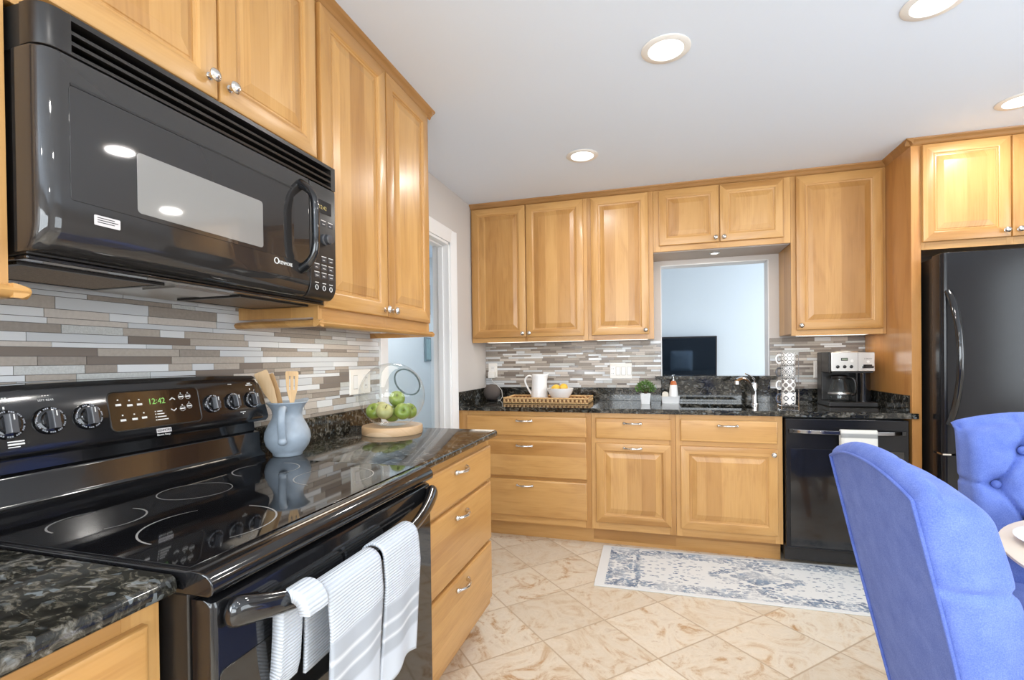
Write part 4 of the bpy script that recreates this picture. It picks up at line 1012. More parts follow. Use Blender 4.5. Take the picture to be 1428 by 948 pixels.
MB().lathe([(.017, 0), (.0175, -.022), (.013, -.026)], (bx_ - .122, by_ - .098, ZT + .164), 18).build('spray_head', CHROME, r)
lv = [(bx_ + .004, by_ + .004, ZT + .148), (bx_ - .002, by_ - .004, ZT + .172), (bx_ - .030, by_ - .026, ZT + .196), (bx_ - .062, by_ - .048, ZT + .210)]
MB().tube(lv, [.013, .010, .006, .005], 10, flat=(1.2, .7)).build('lever', CHROME, r)

# ------------------------------------------------------------------ outlets and switches
RECESS_SHADE = simple('recess_shade_grey', srgb(182, 178, 172), .6)  # grey painted in for the dark recess line round each switch
def plate(label, facing, plane, u, z, w_, h, kinds, cat='outlet', name='wall_outlet'):
    mp = fmap(facing, plane)
    r = thing(name, label, cat, mp(u, z, 0))
    pr_ = [(0, .0), (0, .003), (.003, .006)]
    MB().loft(rings(mp, u - w_ / 2, u + w_ / 2, z - h / 2, z + h / 2, pr_)).build('cover_plate', WHITE_P, r)
    def bx(nm, a, c, zz0, zz1, n0, n1, m, par):
        p0, p1 = mp(a, zz0, n0), mp(c, zz1, n1)
        return MB().box(min(p0[0], p1[0]), max(p0[0], p1[0]), min(p0[1], p1[1]), max(p0[1], p1[1]), min(p0[2], p1[2]), max(p0[2], p1[2])).build(nm, m, par, bevel=.0008)
    step = w_ / len(kinds)
    for i, k in enumerate(kinds):
        c = u - w_ / 2 + step * (i + .5)
        if k == 's':
            bx('switch_recess_shade', c - .0165, c + .0165, z - .0325, z + .0325, .005, .0064, RECESS_SHADE, r)
            bx('switch', c - .014, c + .014, z - .030, z + .030, .005, .0085, WHITE_C, r)
        else:
            q = bx('receptacle', c - .017, c + .017, z - .034, z + .034, .005, .0075, WHITE_C, r)
            for s in (-.018, .018):
                mp2 = MB()
                for d_ in (-.006, .006):
                    p0, p1 = mp(c + d_ - .001, z + s - .004, .007), mp(c + d_ + .001, z + s + .004, .0082)
                    mp2.box(min(p0[0], p1[0]), max(p0[0], p1[0]), min(p0[1], p1[1]), max(p0[1], p1[1]), min(p0[2], p1[2]), max(p0[2], p1[2]))
                mp2.build('slots', BLACK_M, q)
    return r
TO = .0105
plate('white double switch and outlet plate on the mosaic beside the stove', '+x', TO, -1.833, 1.142, .165, .118, ['s', 'o'])
plate('white four-gang switch plate on the mosaic left of the pass-through', '-y', -TO, 1.097, 1.140, .165, .118, ['o', 's', 's', 's'], 'switch', 'switch_plate')
plate('white outlet in the corner above the round speaker', '-y', -TO, .062, 1.152, .075, .115, ['o'])
plate('white outlet half hidden by the coffee maker', '-y', -TO, 2.437, 1.145, .072, .118, ['o'])
r = thing('power_adapter', 'white power adapter plugged in the corner outlet with a thin cord', 'adapter', (.062, -.03, 1.10))
MB().box(.034, .090, -.060, -.0195, 1.088, 1.140).build('plug_body', WHITE_P, r, bevel=.004)
MB().tube([(.062, -.045, 1.089), (.064, -.05, 1.075), (.075, -.06, 1.060), (.10, -.085, 1.05), (.135, -.105, 1.03), (.165, -.10, .99), (.168, -.095, .94), (.155, -.11, .9165), (.12, -.12, .9165)], .0022, 7).build('cord', WHITE_P, r)
r = thing('smart_speaker', 'dark grey fabric ball speaker in the corner of the back worktop', 'speaker', (.115, -.20, ZT))
MB().sphere((.115, -.20, ZT + .069), (.0655, .0655, .0650), 32, 20).build('fabric_body', SPK, r)
MB().lathe([(.036, 0), (.044, .002), (.047, .010), (.040, .014)], (.115, -.20, ZT + .0005), 32).build('base', BLACK, r)

# ------------------------------------------------------------------ tray, pitcher, bowl, lemons
TX0, TX1, TY0, TY1 = .262, .892, -.375, -.075
r = thing('rattan_tray', 'woven rattan tray on the back worktop holding pitcher and bowl', 'tray', (.577, -.225, ZT))
MB().box(TX0 + .012, TX1 - .012, TY0 + .012, TY1 - .012, ZT + .0005, ZT + .008).build('tray_floor', RATTAN, r)
def tray_side(axis, a0, a1, c, nm):
    mb = MB(); n = int((a1 - a0) / .0150)
    for i in range(n):
        u = a0 + (a1 - a0) * (i + .5) / n; dk = i % 2; z = ZT + .0185
        rr = (.0092, .0062, .0150) if dk == 0 else (.0080, .0045, .0140)
        off = .0030 if dk == 0 else -.002
        cc_ = (u, c[0] + c[1] * off, z) if axis == 'x' else (c[0] + c[1] * off, u, z)
        mb.sphere(cc_, rr if axis == 'x' else (rr[1], rr[0], rr[2]), 8, 6, dk)
    q0, q1 = ((a0, c[0], ZT + .006), (a1, c[0], ZT + .006)) if axis == 'x' else ((c[0], a0, ZT + .006), (c[0], a1, ZT + .006))
    mb.tube([q0, ((q0[0] + q1[0]) / 2, (q0[1] + q1[1]) / 2, ZT + .006), q1], .0055, 8, 0)
    p0, p1 = ((a0, c[0], ZT + .037), (a1, c[0], ZT + .037)) if axis == 'x' else ((c[0], a0, ZT + .037), (c[0], a1, ZT + .037))
    mb.tube([p0, ((p0[0] + p1[0]) / 2, (p0[1] + p1[1]) / 2, ZT + .037), p1], .0072, 8, 0)
    return mb.build(nm, [RATTAN, RATTAN_D], r, smooth=60)
tray_side('x', TX0, TX1, (TY0 + .006, -1), 'side'); tray_side('x', TX0, TX1, (TY1 - .006, 1), 'side')
tray_side('y', TY0 + .012, TY1 - .012, (TX0 + .006, -1), 'side'); tray_side('y', TY0 + .012, TY1 - .012, (TX1 - .006, 1), 'side')
for x, s in ((TX0 + .02, 1), (TX1 - .02, -1)):
    MB().tube([(x, -.30, ZT + .040), (x + s * .012, -.285, ZT + .044), (x + s * .016, -.225, ZT + .046), (x + s * .012, -.165, ZT + .044), (x, -.15, ZT + .040)], .007, 8).build('handle', RATTAN, r)
px_, py_ = .500, -.205; pz = ZT + .0095
r = thing('pitcher', 'white dimpled ceramic pitcher standing on the rattan tray', 'pitcher', (px_, py_, pz))
rg = []
for h, rad in ((0, .058), (.004, .062), (.03, .064), (.07, .062), (.12, .058), (.16, .0555), (.185, .056), (.198, .058), (.200, .0565), (.194, .0545), (.12, .054), (.02, .058), (.012, .02)):
    ring = []
    for i in range(36):
        a = 2 * PI * i / 36; k = 1 + .30 * math.exp(-(((a + PI) % (2 * PI) - PI) / .28) ** 2) * max(0, (h - .13) / .07) ** 1.5 if h > .13 else 1
        ring.append((px_ + rad * k * math.cos(a), py_ + rad * k * math.sin(a), pz + h + (.006 if k > 1.1 and h > .18 else 0)))
    rg.append(ring)
MB().loft(rg).build('jug_body', WHITE_H, r, smooth=60)
hp = [(px_ - .054, py_, pz + .178), (px_ - .078, py_, pz + .188), (px_ - .102, py_, pz + .176), (px_ - .112, py_, pz + .148), (px_ - .102, py_, pz + .115), (px_ - .080, py_, pz + .075), (px_ - .060, py_, pz + .045)]
def smooth_path(P, k=5):
    P = [Vector(p) for p in P]; out = []
    for i in range(len(P) - 1):
        p0, p1, p2, p3 = P[max(i - 1, 0)], P[i], P[i + 1], P[min(i + 2, len(P) - 1)]
        for j in range(k):
            t = j / k
            out.append(.5 * ((2 * p1) + (p2 - p0) * t + (2 * p0 - 5 * p1 + 4 * p2 - p3) * t * t + (3 * p1 - p0 - 3 * p2 + p3) * t ** 3))
    out.append(P[-1]); return out
MB().tube(smooth_path(hp), .0075, 10).build('handle', WHITE_C, r)
bxx, byy = .668, -.245
bo = MB().lathe([(.045, 0), (.050, .003), (.052, .010), (.066, .030), (.086, .060), (.097, .088), (.099, .098), (.0965, .0985), (.092, .088), (.080, .062), (.060, .034), (.030, .014), (.004, .012)], (bxx, byy, pz), 40).build('serving_bowl', WHITE_C, origin=(bxx, byy, pz), smooth=60)
tag(bo, 'white bowl holding two lemons, on the rattan tray', 'bowl')
def lemon(x, y, z, ang, lab):
    prof = [(.001, -.040), (.006, -.037), (.016, -.030), (.027, -.015), (.030, 0), (.027, .015), (.016, .030), (.007, .037), (.001, .041)]
    m = MB().lathe([(r_ * 1.05, h) for r_, h in prof], (0, 0, 0), 20, axis='x'); m.xform(Matrix.Translation((x, y, z)) @ Matrix.Rotation(ang, 4, 'Z'))
    tag(m.build('lemon', LEMON, origin=(x, y, z), smooth=70), lab, 'lemon', 'lemons in the white bowl')
lemon(bxx - .030, byy - .004, pz + .0935, .3, 'left one of the two yellow lemons in the white bowl')
lemon(bxx + .026, byy - .002, pz + .1010, 1.2, 'right and higher of the two yellow lemons in the bowl')

# ------------------------------------------------------------------ plant, soap set
r = thing('potted_plant', 'small leafy plant in a white square pot on the back worktop', 'plant', (1.282, -.245, ZT))
cx, cy = 1.282, -.245
def sqring(h, z, rad=.008):
    pts = []
    for sx_, sy_, a0 in ((1, -1, -PI / 2), (1, 1, 0), (-1, 1, PI / 2), (-1, -1, PI)):
        for i in range(4): a = a0 + PI / 2 * i / 3; pts.append((cx + sx_ * (h - rad) + rad * math.cos(a), cy + sy_ * (h - rad) + rad * math.sin(a), z))
    return pts
MB().loft([sqring(.030, ZT), sqring(.0335, ZT + .035), sqring(.037, ZT + .072), sqring(.034, ZT + .072), sqring(.032, ZT + .060)]).build('pot', WHITE_C, r, smooth=40)
lf = MB(); rnd = random.Random(2)
for i in range(560):
    a = rnd.random() * 2 * PI; e = math.acos(1 - 1.5 * rnd.random()); rr = .055 * (.55 + .5 * rnd.random())
    dv = Vector((math.sin(e) * math.cos(a), math.sin(e) * math.sin(a), math.cos(e)))
    p = Vector((cx, cy, ZT + .108)) + Vector((dv.x * rr * 1.18, dv.y * rr * 1.18, dv.z * rr * .95))
    t1 = dv.cross(Vector((rnd.random() - .5, rnd.random() - .5, rnd.random() - .5))).normalized(); t2 = (dv * .6 + Vector((rnd.random() - .5, rnd.random() - .5, rnd.random() - .3))).normalized()
    L_, W_ = .010 + .006 * rnd.random(), .0045
    lf.add([p - t2 * L_ * .2, p + t1 * W_ + t2 * L_ * .3, p + t2 * L_, p - t1 * W_ + t2 * L_ * .3], [(0, 1, 2, 3)])
lf.build('foliage', LEAF, r, fix=False, smooth=180)
st = MB()
for i in range(9):
    a = i * .7; st.tube([(cx, cy, ZT + .055), (cx + .012 * math.cos(a), cy + .012 * math.sin(a), ZT + .085), (cx + .03 * math.cos(a), cy + .03 * math.sin(a), ZT + .12)], .0015, 5)
st.box(cx - .029, cx + .029, cy - .029, cy + .029, ZT + .05, ZT + .0605)
st.build('stems_and_soil', STEM, r)
sxx, syy = 1.452, -.170
r = thing('soap_caddy', 'white ceramic caddy tray left of the sink', 'caddy', (sxx, syy, ZT))
def rr_ring(hx, hy, z, rad=.01, ox=0):
    return [(sxx + ox + p, syy + q, z) for p, q in rrect(-hx, hx, -hy, hy, rad, 4)]
MB().loft([rr_ring(.058, .032, ZT), rr_ring(.064, .036, ZT + .045), rr_ring(.066, .038, ZT + .048), rr_ring(.062, .034, ZT + .048), rr_ring(.058, .031, ZT + .012), rr_ring(.05, .026, ZT + .010)]).build('tray_body', WHITE_C, r, smooth=40)
sp_ = MB().loft([[(sxx - .034 + p, y, ZT + .047 + q) for p, q in rrect(-.022, .022, -.034, .034, .018, 5)] for y in (syy - .016, syy + .016)]).build('sponge', simple('pale_sponge', srgb(222, 214, 200), .9, bump=.6, bscale=220), origin=(sxx - .034, syy, ZT + .047), bevel=.003)
tag(sp_, 'pale round-topped sponge sitting in the white caddy', 'sponge')
r = thing('soap_dispenser', 'white soap dispenser with amber collar and chrome pump, left of the sink', 'soap dispenser', (sxx + .022, syy, ZT + .011))
c = (sxx + .022, syy, ZT + .011)
MB().lathe([(.026, 0), (.030, .004), (.0315, .03), (.0295, .07), (.025, .115), (.0235, .118)], c, 28).build('bottle', WHITE_C, r)
MB().lathe([(.0235, .118), (.023, .121), (.019, .138), (.015, .146), (.010, .148)], c, 28).build('collar', AMBER, r)
pm = MB().lathe([(.009, .148), (.009, .156), (.004, .157), (.004, .178), (.009, .179), (.011, .188), (.008, .191)], c, 18)
pm.tube([(c[0], c[1], c[2] + .185), (c[0] - .006, c[1] - .022, c[2] + .186), (c[0] - .010, c[1] - .036, c[2] + .180)], .004, 8)
pm.build('pump', CHROME, r)

# ------------------------------------------------------------------ mug stack
def mug_mat(name, kind):
    m, n, l, p = newmat(name)
    tc = n.new('ShaderNodeTexCoord'); sp = n.new('ShaderNodeSeparateXYZ'); l.new(tc.outputs['Object'], sp.inputs[0])
    ang = math_node(n, l, 'ARCTAN2', sp.outputs[1], sp.outputs[0]); Z = sp.outputs[2]
    k = 12
    u = math_node(n, l, 'MULTIPLY', ang, k / 2.0); v = math_node(n, l, 'MULTIPLY', Z, 2 * PI / .042)
    cu, cv = math_node(n, l, 'COSINE', u), math_node(n, l, 'COSINE', v)
    prod = math_node(n, l, 'MULTIPLY', cu, cv); add = math_node(n, l, 'ADD', cu, cv)
    if kind == 0: f = math_node(n, l, 'LESS_THAN', math_node(n, l, 'ABSOLUTE', math_node(n, l, 'SUBTRACT', math_node(n, l, 'ABSOLUTE', add), .95)), .30)
    elif kind == 1: f = math_node(n, l, 'GREATER_THAN', math_node(n, l, 'SINE', math_node(n, l, 'MULTIPLY', prod, 9.0)), -.1)
    elif kind == 2: f = math_node(n, l, 'GREATER_THAN', math_node(n, l, 'ABSOLUTE', add), .62)
    else: f = math_node(n, l, 'LESS_THAN', math_node(n, l, 'ABSOLUTE', math_node(n, l, 'SUBTRACT', add, .75)), .42)
    dk = {0: srgb(60, 58, 58), 1: srgb(84, 84, 86), 2: srgb(128, 122, 118), 3: srgb(44, 48, 62)}[kind]
    l.new(mixc(n, l, f, srgb(232, 230, 226), dk), p.inputs['Base Color']); p.inputs['Roughness'].default_value = .25
    return m
mx_, my_ = 2.114, -.570
r = thing('mug_rack', 'thin chrome wire rack holding four stacked mugs', 'rack', (mx_, my_, ZT))
t = MB(); q = .0455
for sx_, sy_ in ((-1, -1), (1, -1), (-1, 1), (1, 1)):
    t.tube([(mx_ + sx_ * q, my_ + sy_ * q, ZT + .001), (mx_ + sx_ * q, my_ + sy_ * q, ZT + .15), (mx_ + sx_ * q, my_ + sy_ * q, ZT + .345)], .0016, 6)
for z in (ZT + .004, ZT + .030):
    t.tube([(mx_ - q, my_ - q, z), (mx_ + q, my_ - q, z), (mx_ + q, my_ + q, z), (mx_ - q, my_ + q, z)], .0018, 6, closed=True)
t.tube([(mx_ - q, my_, ZT + .030), (mx_, my_, ZT + .030), (mx_ + q, my_, ZT + .030)], .0018, 6); t.tube([(mx_, my_ - q, ZT + .030), (mx_, my_, ZT + .030), (mx_, my_ + q, ZT + .030)], .0018, 6)
t.build('wire_frame', CHROME, r)
HCOL = [WHITE_C, DIAL, WHITE_C, simple('navy_glaze', srgb(70, 80, 100), .3)]
LAB = ['white mug with black diamond lattice, topmost of the mug stack', 'grey patterned mug with dark handle, second from the top of the stack', 'white mug with grey circle lattice, second from the bottom of the stack', 'mug with navy rings and dark handle, at the bottom of the stack']
for i in range(4):
    z = ZT + .0325 + (3 - i) * .0785
    mg = thing('mug', LAB[i], 'mug', (mx_, my_, z), 'patterned mugs in the wire rack')
    MB().lathe([(.030, 0), (.034, .002), (.0385, .012), (.0398, .04), (.0400, .0765), (.0378, .0772), (.0370, .04), (.034, .010), (.004, .008)], (mx_, my_, z), 32).build('cup', mug_mat('mug_pattern', i), mg, smooth=50)
    a = PI * 1.0
    hp = [(mx_ - .038, my_ - .006, z + .062), (mx_ - .054, my_ - .007, z + .064), (mx_ - .064, my_ - .008, z + .050), (mx_ - .064, my_ - .008, z + .030), (mx_ - .054, my_ - .007, z + .016), (mx_ - .037, my_ - .006, z + .018)]
    MB().tube(smooth_path(hp), .0046, 8).build('handle', HCOL[i], mg)

# ------------------------------------------------------------------ coffee maker
r = thing('coffee_maker', 'steel and black drip coffee maker at the right end of the worktop', 'coffee maker', (2.52, -.19, ZT))
KX0, KX1, KY0, KY1 = 2.405, 2.655, -.315, -.075
MB().box(KX0, KX1 + .02, KY0 + .002, KY1, ZT + .001, ZT + .032).build('base', BLACK_S, r, bevel=.006, seg=3)
MB().box(KX0, KX1, -.165, KY1, ZT + .032, 1.262).build('tower', BLACK_S, r, bevel=.004)
hd = MB().box(KX0 + .012, KX1, KY0, -.165, 1.138, 1.258).build('head', STEEL, r, bevel=.004)
MB().box(KX0, KX0 + .012, KY0 + .008, -.165, 1.132, 1.262).build('head_side', BLACK_S, r, bevel=.003)
MB().box(KX0 + .02, KX1 - .006, KY0 + .01, -.17, 1.128, 1.138).build('head_underside', BLACK_M, r)
MB().lathe([(.07, 0), (.068, .006), (.03, .011), (.002, .012)], (2.53, -.21, 1.258), 28).build('lid', STEEL, r)
MB().box(KX0 + .158, KX0 + .1595, KY0 - .0008, KY0 + .004, 1.14, 1.257).build('seam', BLACK_M, hd)
MB().box(KX0 + .066, KX0 + .104, KY0 - .0025, KY0 + .002, 1.206, 1.224).build('display', BLACK, hd, bevel=.001)
MB().box(KX0 + .070, KX0 + .100, KY0 - .0032, KY0 - .0022, 1.209, 1.221).build('display_glass', simple('lcd_green', srgb(128, 140, 120), .3), hd)
kb = MB()
for dx in (.048, .086, .122): kb.lathe([(.010, .001), (.010, -.004), (.007, -.007), (.002, -.0075)], (KX0 + dx, KY0, 1.168), 18, axis='y')
kb.build('button', BLACK, hd)
kb = MB().lathe([(.009, .001), (.009, -.003), (.004, -.004)], (KX0 + .126, KY0, 1.204), 16, axis='y'); kb.lathe([(.008, .001), (.008, -.003), (.004, -.004)], (KX0 + .213, KY0, 1.198), 16, axis='y')
kb.build('indicator', WHITE_P, hd)
MB().box(KX0 + .180, KX0 + .240, KY0 - .012, KY0 + .002, 1.158, 1.172).box(KX0 + .186, KX0 + .234, KY0 - .006, KY0 + .002, 1.172, 1.181).build('spigot_lever', BLACK, hd, bevel=.003)
text('brand_lettering', 'CUISINART', .0085, (KX0 + .213, KY0 - .0004, 1.2165), FACE_Y, BLACK_M, hd)
ccx, ccy = 2.488, -.242
MB().lathe([(.052, .034), (.062, .040), (.066, .065), (.062, .105), (.050, .150), (.042, .170), (.043, .176)], (ccx, ccy, ZT), 36, cap=False).build('carafe', GLASS, r, fix=False)
MB().lathe([(.050, .0335), (.055, .034), (.055, .037), (.004, .037)], (ccx, ccy, ZT), 32).build('warming_plate', BLACK_M, r)
MB().lathe([(.045, .174), (.047, .178), (.047, .192), (.030, .200), (.004, .202)], (ccx, ccy, ZT), 28).build('carafe_lid', BLACK_S, r)
MB().lathe([(.0662, .078), (.0668, .080), (.0668, .086), (.0660, .088)], (ccx, ccy, ZT), 36, cap=False).build('carafe_band', STEEL, r)
MB().tube(smooth_path([(ccx + .030, ccy - .034, ZT + .186), (ccx + .056, ccy - .052, ZT + .180), (ccx + .068, ccy - .058, ZT + .140), (ccx + .066, ccy - .056, ZT + .090), (ccx + .050, ccy - .046, ZT + .076)]), [.011] * 21, 10, flat=(1.1, .7)).build('carafe_handle', BLACK_S, r)
MB().box(KX0 + .158, KX0 + .166, KY0 + .03, -.165, ZT + .032, 1.130).build('divider', BLACK_S, r)
MB().lathe([(.040, .032), (.040, .20), (.042, .214)], (KX0 + .210, -.245, ZT), 28).build('water_tank', BLACK, r)

# ------------------------------------------------------------------ blue jug with wooden spoons
jx, jy = .118, -2.432
r = thing('jug', 'slate blue ceramic jug holding wooden utensils beside the stove', 'jug', (jx, jy, ZT))
prof = [(.044, 0), (.048, .003), (.049, .010), (.056, .018), (.069, .037), (.0755, .060), (.073, .083), (.062, .108), (.0505, .129), (.0475, .143), (.0505, .160), (.061, .176), (.068, .184), (.0665, .187), (.060, .180), (.048, .162), (.044, .143), (.047, .129), (.058, .108), (.068, .083), (.064, .042), (.03, .020), (.004, .018)]
rg = []; sp_dir = math.atan2(.75, .2)
for rad, h in prof:
    ring = []
    for i in range(44):
        a = 2 * PI * i / 44; d_ = (a - sp_dir + PI) % (2 * PI) - PI
        k = 1 + (.22 * math.exp(-(d_ / .35) ** 2) - .05 * math.exp(-((abs(d_) - .9) / .4) ** 2)) * max(0, (h - .15) / .037 if h > .15 else 0)
        ring.append((jx + rad * k * math.cos(a), jy + rad * k * math.sin(a), ZT + h + (.008 * math.exp(-(d_ / .4) ** 2) if h > .17 else 0)))
    rg.append(ring)
MB().loft(rg).build('jug_body', BLUE_G, r, smooth=60)
hd_ = Vector((.50, -.87, 0)).normalized()
def jp(d_, h): v = Vector((jx, jy, ZT + h)) + hd_ * d_; return v
MB().tube(smooth_path([jp(.050, .160), jp(.064, .170), jp(.082, .168), jp(.096, .150), jp(.099, .122), jp(.094, .092), jp(.088, .070), jp(.092, .058), jp(.083, .054), jp(.074, .060)]), [.0105] * 46, 12, flat=(1.2, .75)).build('handle', BLUE_G, r)
def utensil(base, tip, w0, w1, Lh, slots, lab, nm, yawd):
    base, tip = Vector(base), Vector(tip); ax = (tip - base).normalized(); L_ = (tip - base).length
    sd = ax.cross(Vector((math.cos(yawd), math.sin(yawd), 0))).normalized(); nn = sd.cross(ax)
    mb = MB()
    def quad(s0, s1, t0, t1, u0, u1):   # piece of blade between stations, lateral range
        v = []
        for st, ua, ub in ((s0, u0[0], u0[1]), (s1, u1[0], u1[1])):
            for th in (-.0022, .0022):
                for uu in (ua, ub): v.append(base + ax * (L_ * st) + sd * uu + nn * th)
        mb.add(v, [(0, 1, 3, 2), (4, 6, 7, 5), (0, 4, 5, 1), (2, 3, 7, 6), (0, 2, 6, 4), (1, 5, 7, 3)])
    hs = 1 - Lh / L_
    mb.tube([base, base + ax * (L_ * hs * .5), base + ax * (L_ * hs)], [.0050, .0052, .0058], 8)
    quad(hs - .01, hs + .25 * (1 - hs), 0, 0, (-w0, w0), (-w0 * 2.2, w0 * 2.2))
    a_, b_ = hs + .25 * (1 - hs), hs + .42 * (1 - hs); e_, f_ = hs + .86 * (1 - hs), 1.0
    wa, wb = w0 * 2.2, w1 * .80; we = w1 * .97
    quad(a_, b_, 0, 0, (-wa, wa), (-wb, wb))
    if slots:
        q_ = w1 / 3; h_ = .0024
        quad(b_, e_, 0, 0, (-wb, -q_ - h_), (-we, -q_ - h_)); quad(b_, e_, 0, 0, (-q_ + h_, q_ - h_), (-q_ + h_, q_ - h_)); quad(b_, e_, 0, 0, (q_ + h_, wb), (q_ + h_, we))
    else: quad(b_, e_, 0, 0, (-wb, wb), (-we, we))
    quad(e_, (e_ + f_) / 2 + .01, 0, 0, (-we, we), (-w1, w1)); quad((e_ + f_) / 2 + .01, f_, 0, 0, (-w1, w1), (-w1 * .86, w1 * .86))
    tag(mb.build(nm, W_SPOON, origin=base, smooth=50), lab, 'utensil', 'wooden utensils in the blue jug')
utensil((jx + .028, jy - .012, ZT + .022), (jx + .003, jy + .022, ZT + .292), .0055, .0215, .115, True, 'slotted wooden spatula, rightmost of the utensils in the blue jug', 'spatula', 2.45)
utensil((jx + .022, jy + .012, ZT + .022), (jx - .088, jy - .026, ZT + .292), .0060, .0225, .130, False, 'wide flat wooden spoon leaning left in the blue jug, front of the two', 'wooden_spoon', 2.2)
utensil((jx + .022, jy + .030, ZT + .022), (jx - .086, jy + .006, ZT + .280), .0055, .0190, .120, False, 'thin wooden spoon behind the wide flat one in the blue jug', 'wooden_spoon', 2.0)

# ------------------------------------------------------------------ glass globe of apples
gx, gy = .212, -1.885
tag(MB().lathe([(.132, 0), (.134, .004), (.134, .032), (.131, .036), (.104, .036), (.09, .033), (.004, .032)], (gx, gy, ZT + .0005), 56).build('wooden_stand', W_LIGHT, origin=(gx, gy, ZT), smooth=40), 'round pale wooden stand under the glass globe of apples', 'stand')
GZ = ZT + .036 + .134; GR = .146
hole = Vector((.79, -.38, .47)).normalized()
r = thing('glass_globe', 'clear glass globe bowl with a slanted round opening, full of green apples', 'bowl', (gx, gy, ZT + .0375))
rg = []; q = hole.to_track_quat('Z', 'Y').to_matrix()
c0 = Vector((gx, gy, GZ)); a0 = math.radians(25)
for j in range(37):
    th = a0 + (PI - a0 - .02) * j / 36
    ring = []
    for i in range(56):
        ph = 2 * PI * i / 56; d_ = q @ Vector((math.sin(th) * math.cos(ph), math.sin(th) * math.sin(ph), math.cos(th)))
        p = c0 + d_ * GR; p.z = max(p.z, ZT + .0375)
        ring.append(tuple(p))
    rg.append(ring)
gb = MB().loft(rg, True, False, True).build('globe', GLASS, r, smooth=180)
MB().tube([tuple(c0 + (q @ Vector((math.sin(a0) * math.cos(2 * PI * i / 48), math.sin(a0) * math.sin(2 * PI * i / 48), math.cos(a0)))) * GR) for i in range(48)], .0036, 8, closed=True).build('rim', GLASS_RIM, gb)
def apple_mesh(m):
    mb = MB()
    prof = []
    for i in range(25):
        t = PI * i / 24; rad = math.sin(t) * (1.0 + .10 * math.cos(t)); z = .90 * math.cos(t)
        dip = .34 * math.exp(-(rad / .30) ** 2) if t < PI / 2 else -.18 * math.exp(-(rad / .25) ** 2)
        prof.append((max(rad, .004) * .0365, (z - dip) * .0365))
    mb.lathe(prof[::-1], (0, 0, 0), 28)
    return mb
AP = [((-0.061, -0.050, 0.065), (.1,-.85,.5), 0), ((0.009, -0.082, 0.069), (.5,-.5,.75), 1), ((0.072, -0.036, 0.066), (.55,-.8,.25), 0), ((0.061, 0.041, 0.059), (.8,-.2,.5), 0), ((-0.077, 0.027, 0.068), (-.4,.3,1), 1), ((-0.012, 0.068, 0.055), (.2,.3,.9), 0), ((0.002, -0.008, 0.046), (0,0,1), 0), ((0.010, 0.025, 0.116), (.35,-.75,.55), 0)]
AL = ['bright green apple at the left inside the glass globe', 'pale yellowish apple at the front bottom of the glass globe', 'green apple low at the front right of the glass globe', 'green apple at the far right against the glass of the globe', 'pale apple at the back left bottom of the glass globe', 'green apple at the back right of the glass globe', 'green apple buried in the middle of the pile in the globe', 'green apple on top of the pile with its dimple to the front']
for (p, d_, k), lab in zip(AP, AL):
    o = apple_mesh(None).build('apple', PALE_A if k else GREEN_A, smooth=80)
    o.location = (gx + p[0], gy + p[1], ZT + .036 + p[2]); o.rotation_euler = Vector(d_).to_track_quat('Z', 'Y').to_euler()
    tag(o, lab, 'apple', 'apples in the glass globe')
    MB().tube([(0, 0, .018), (.001, 0, .030), (.004, .001, .040)], [.0014, .0013, .0018], 6).build('stem', STEM, o)

# ------------------------------------------------------------------ television and sofa in the next room
r = thing('television', 'flat black television on the pale wall seen through the pass-through', 'television', (1.72, 2.98, 1.26))
TILT = Matrix.Translation((1.655, 2.98, 1.255)) @ Matrix.Rotation(math.radians(6.3), 4, 'X') @ Matrix.Translation((-1.655, -2.98, -1.255))
MB().box(1.19, 2.112, 2.955, 2.985, .992, 1.515).xform(TILT).build('bezel', BLACK_S, r, bevel=.004)
MB().box(1.205, 2.097, 2.9535, 2.958, 1.012, 1.500).xform(TILT).build('screen', TV_M, r)
MB().box(1.5, 1.8, 2.975, 3.019, 1.15, 1.36).build('wall_bracket', BLACK_M, r)
r = thing('sofa', 'grey sofa standing against the other side of the kitchen wall', 'sofa', (1.9, .6, 0))
MB().box(.9, 2.9, .16, 1.05, .08, .42).build('seat_base', SOFA, r, bevel=.03, seg=3)
MB().box(.9, 2.9, .16, .36, .42, 1.02).build('backrest', SOFA, r, bevel=.05, seg=4)
MB().box(.72, .9, .16, 1.05, .08, .62).build('arm', SOFA, r, bevel=.04, seg=3); MB().box(2.9, 3.08, .16, 1.05, .08, .62).build('arm', SOFA, r, bevel=.04, seg=3)

pl_ = MB().loft([[(1.80 + a_ * k_, .48 + dy_ , .62 + b_ * k_) for a_, b_ in rrect(-.19, .19, -.19, .19, .03, 4)] for dy_, k_ in ((-.07, .55), (-.05, .85), (0, 1), (.05, .85), (.07, .55))]).build('pillow', PILLOW, origin=(1.80, .48, .43), smooth=60)
tag(pl_, 'pale blue square pillow on the grey sofa, seen only as a reflection in the television', 'pillow')
# pictures on the hall wall
for z0, z1, lab in ((1.76, 2.10, 'narrow framed picture high on the pale hall wall, seen past the cabinet edge'), (1.23, 1.50, 'narrow framed picture lower on the pale hall wall')):
    r = thing('picture_frame', lab, 'picture', (-1.128, 1.17, z0))
    MB().box(-1.1295, -1.105, 1.12, 1.255, z0, z1).build('frame', simple('grey_frame', srgb(120, 138, 146), .5), r, bevel=.003)
    MB().box(-1.106, -1.1035, 1.135, 1.24, z0 + .02, z1 - .02).build('print', simple('sea_green_print', srgb(150, 178, 184), .5, mottled=.4, bscale=20), r)

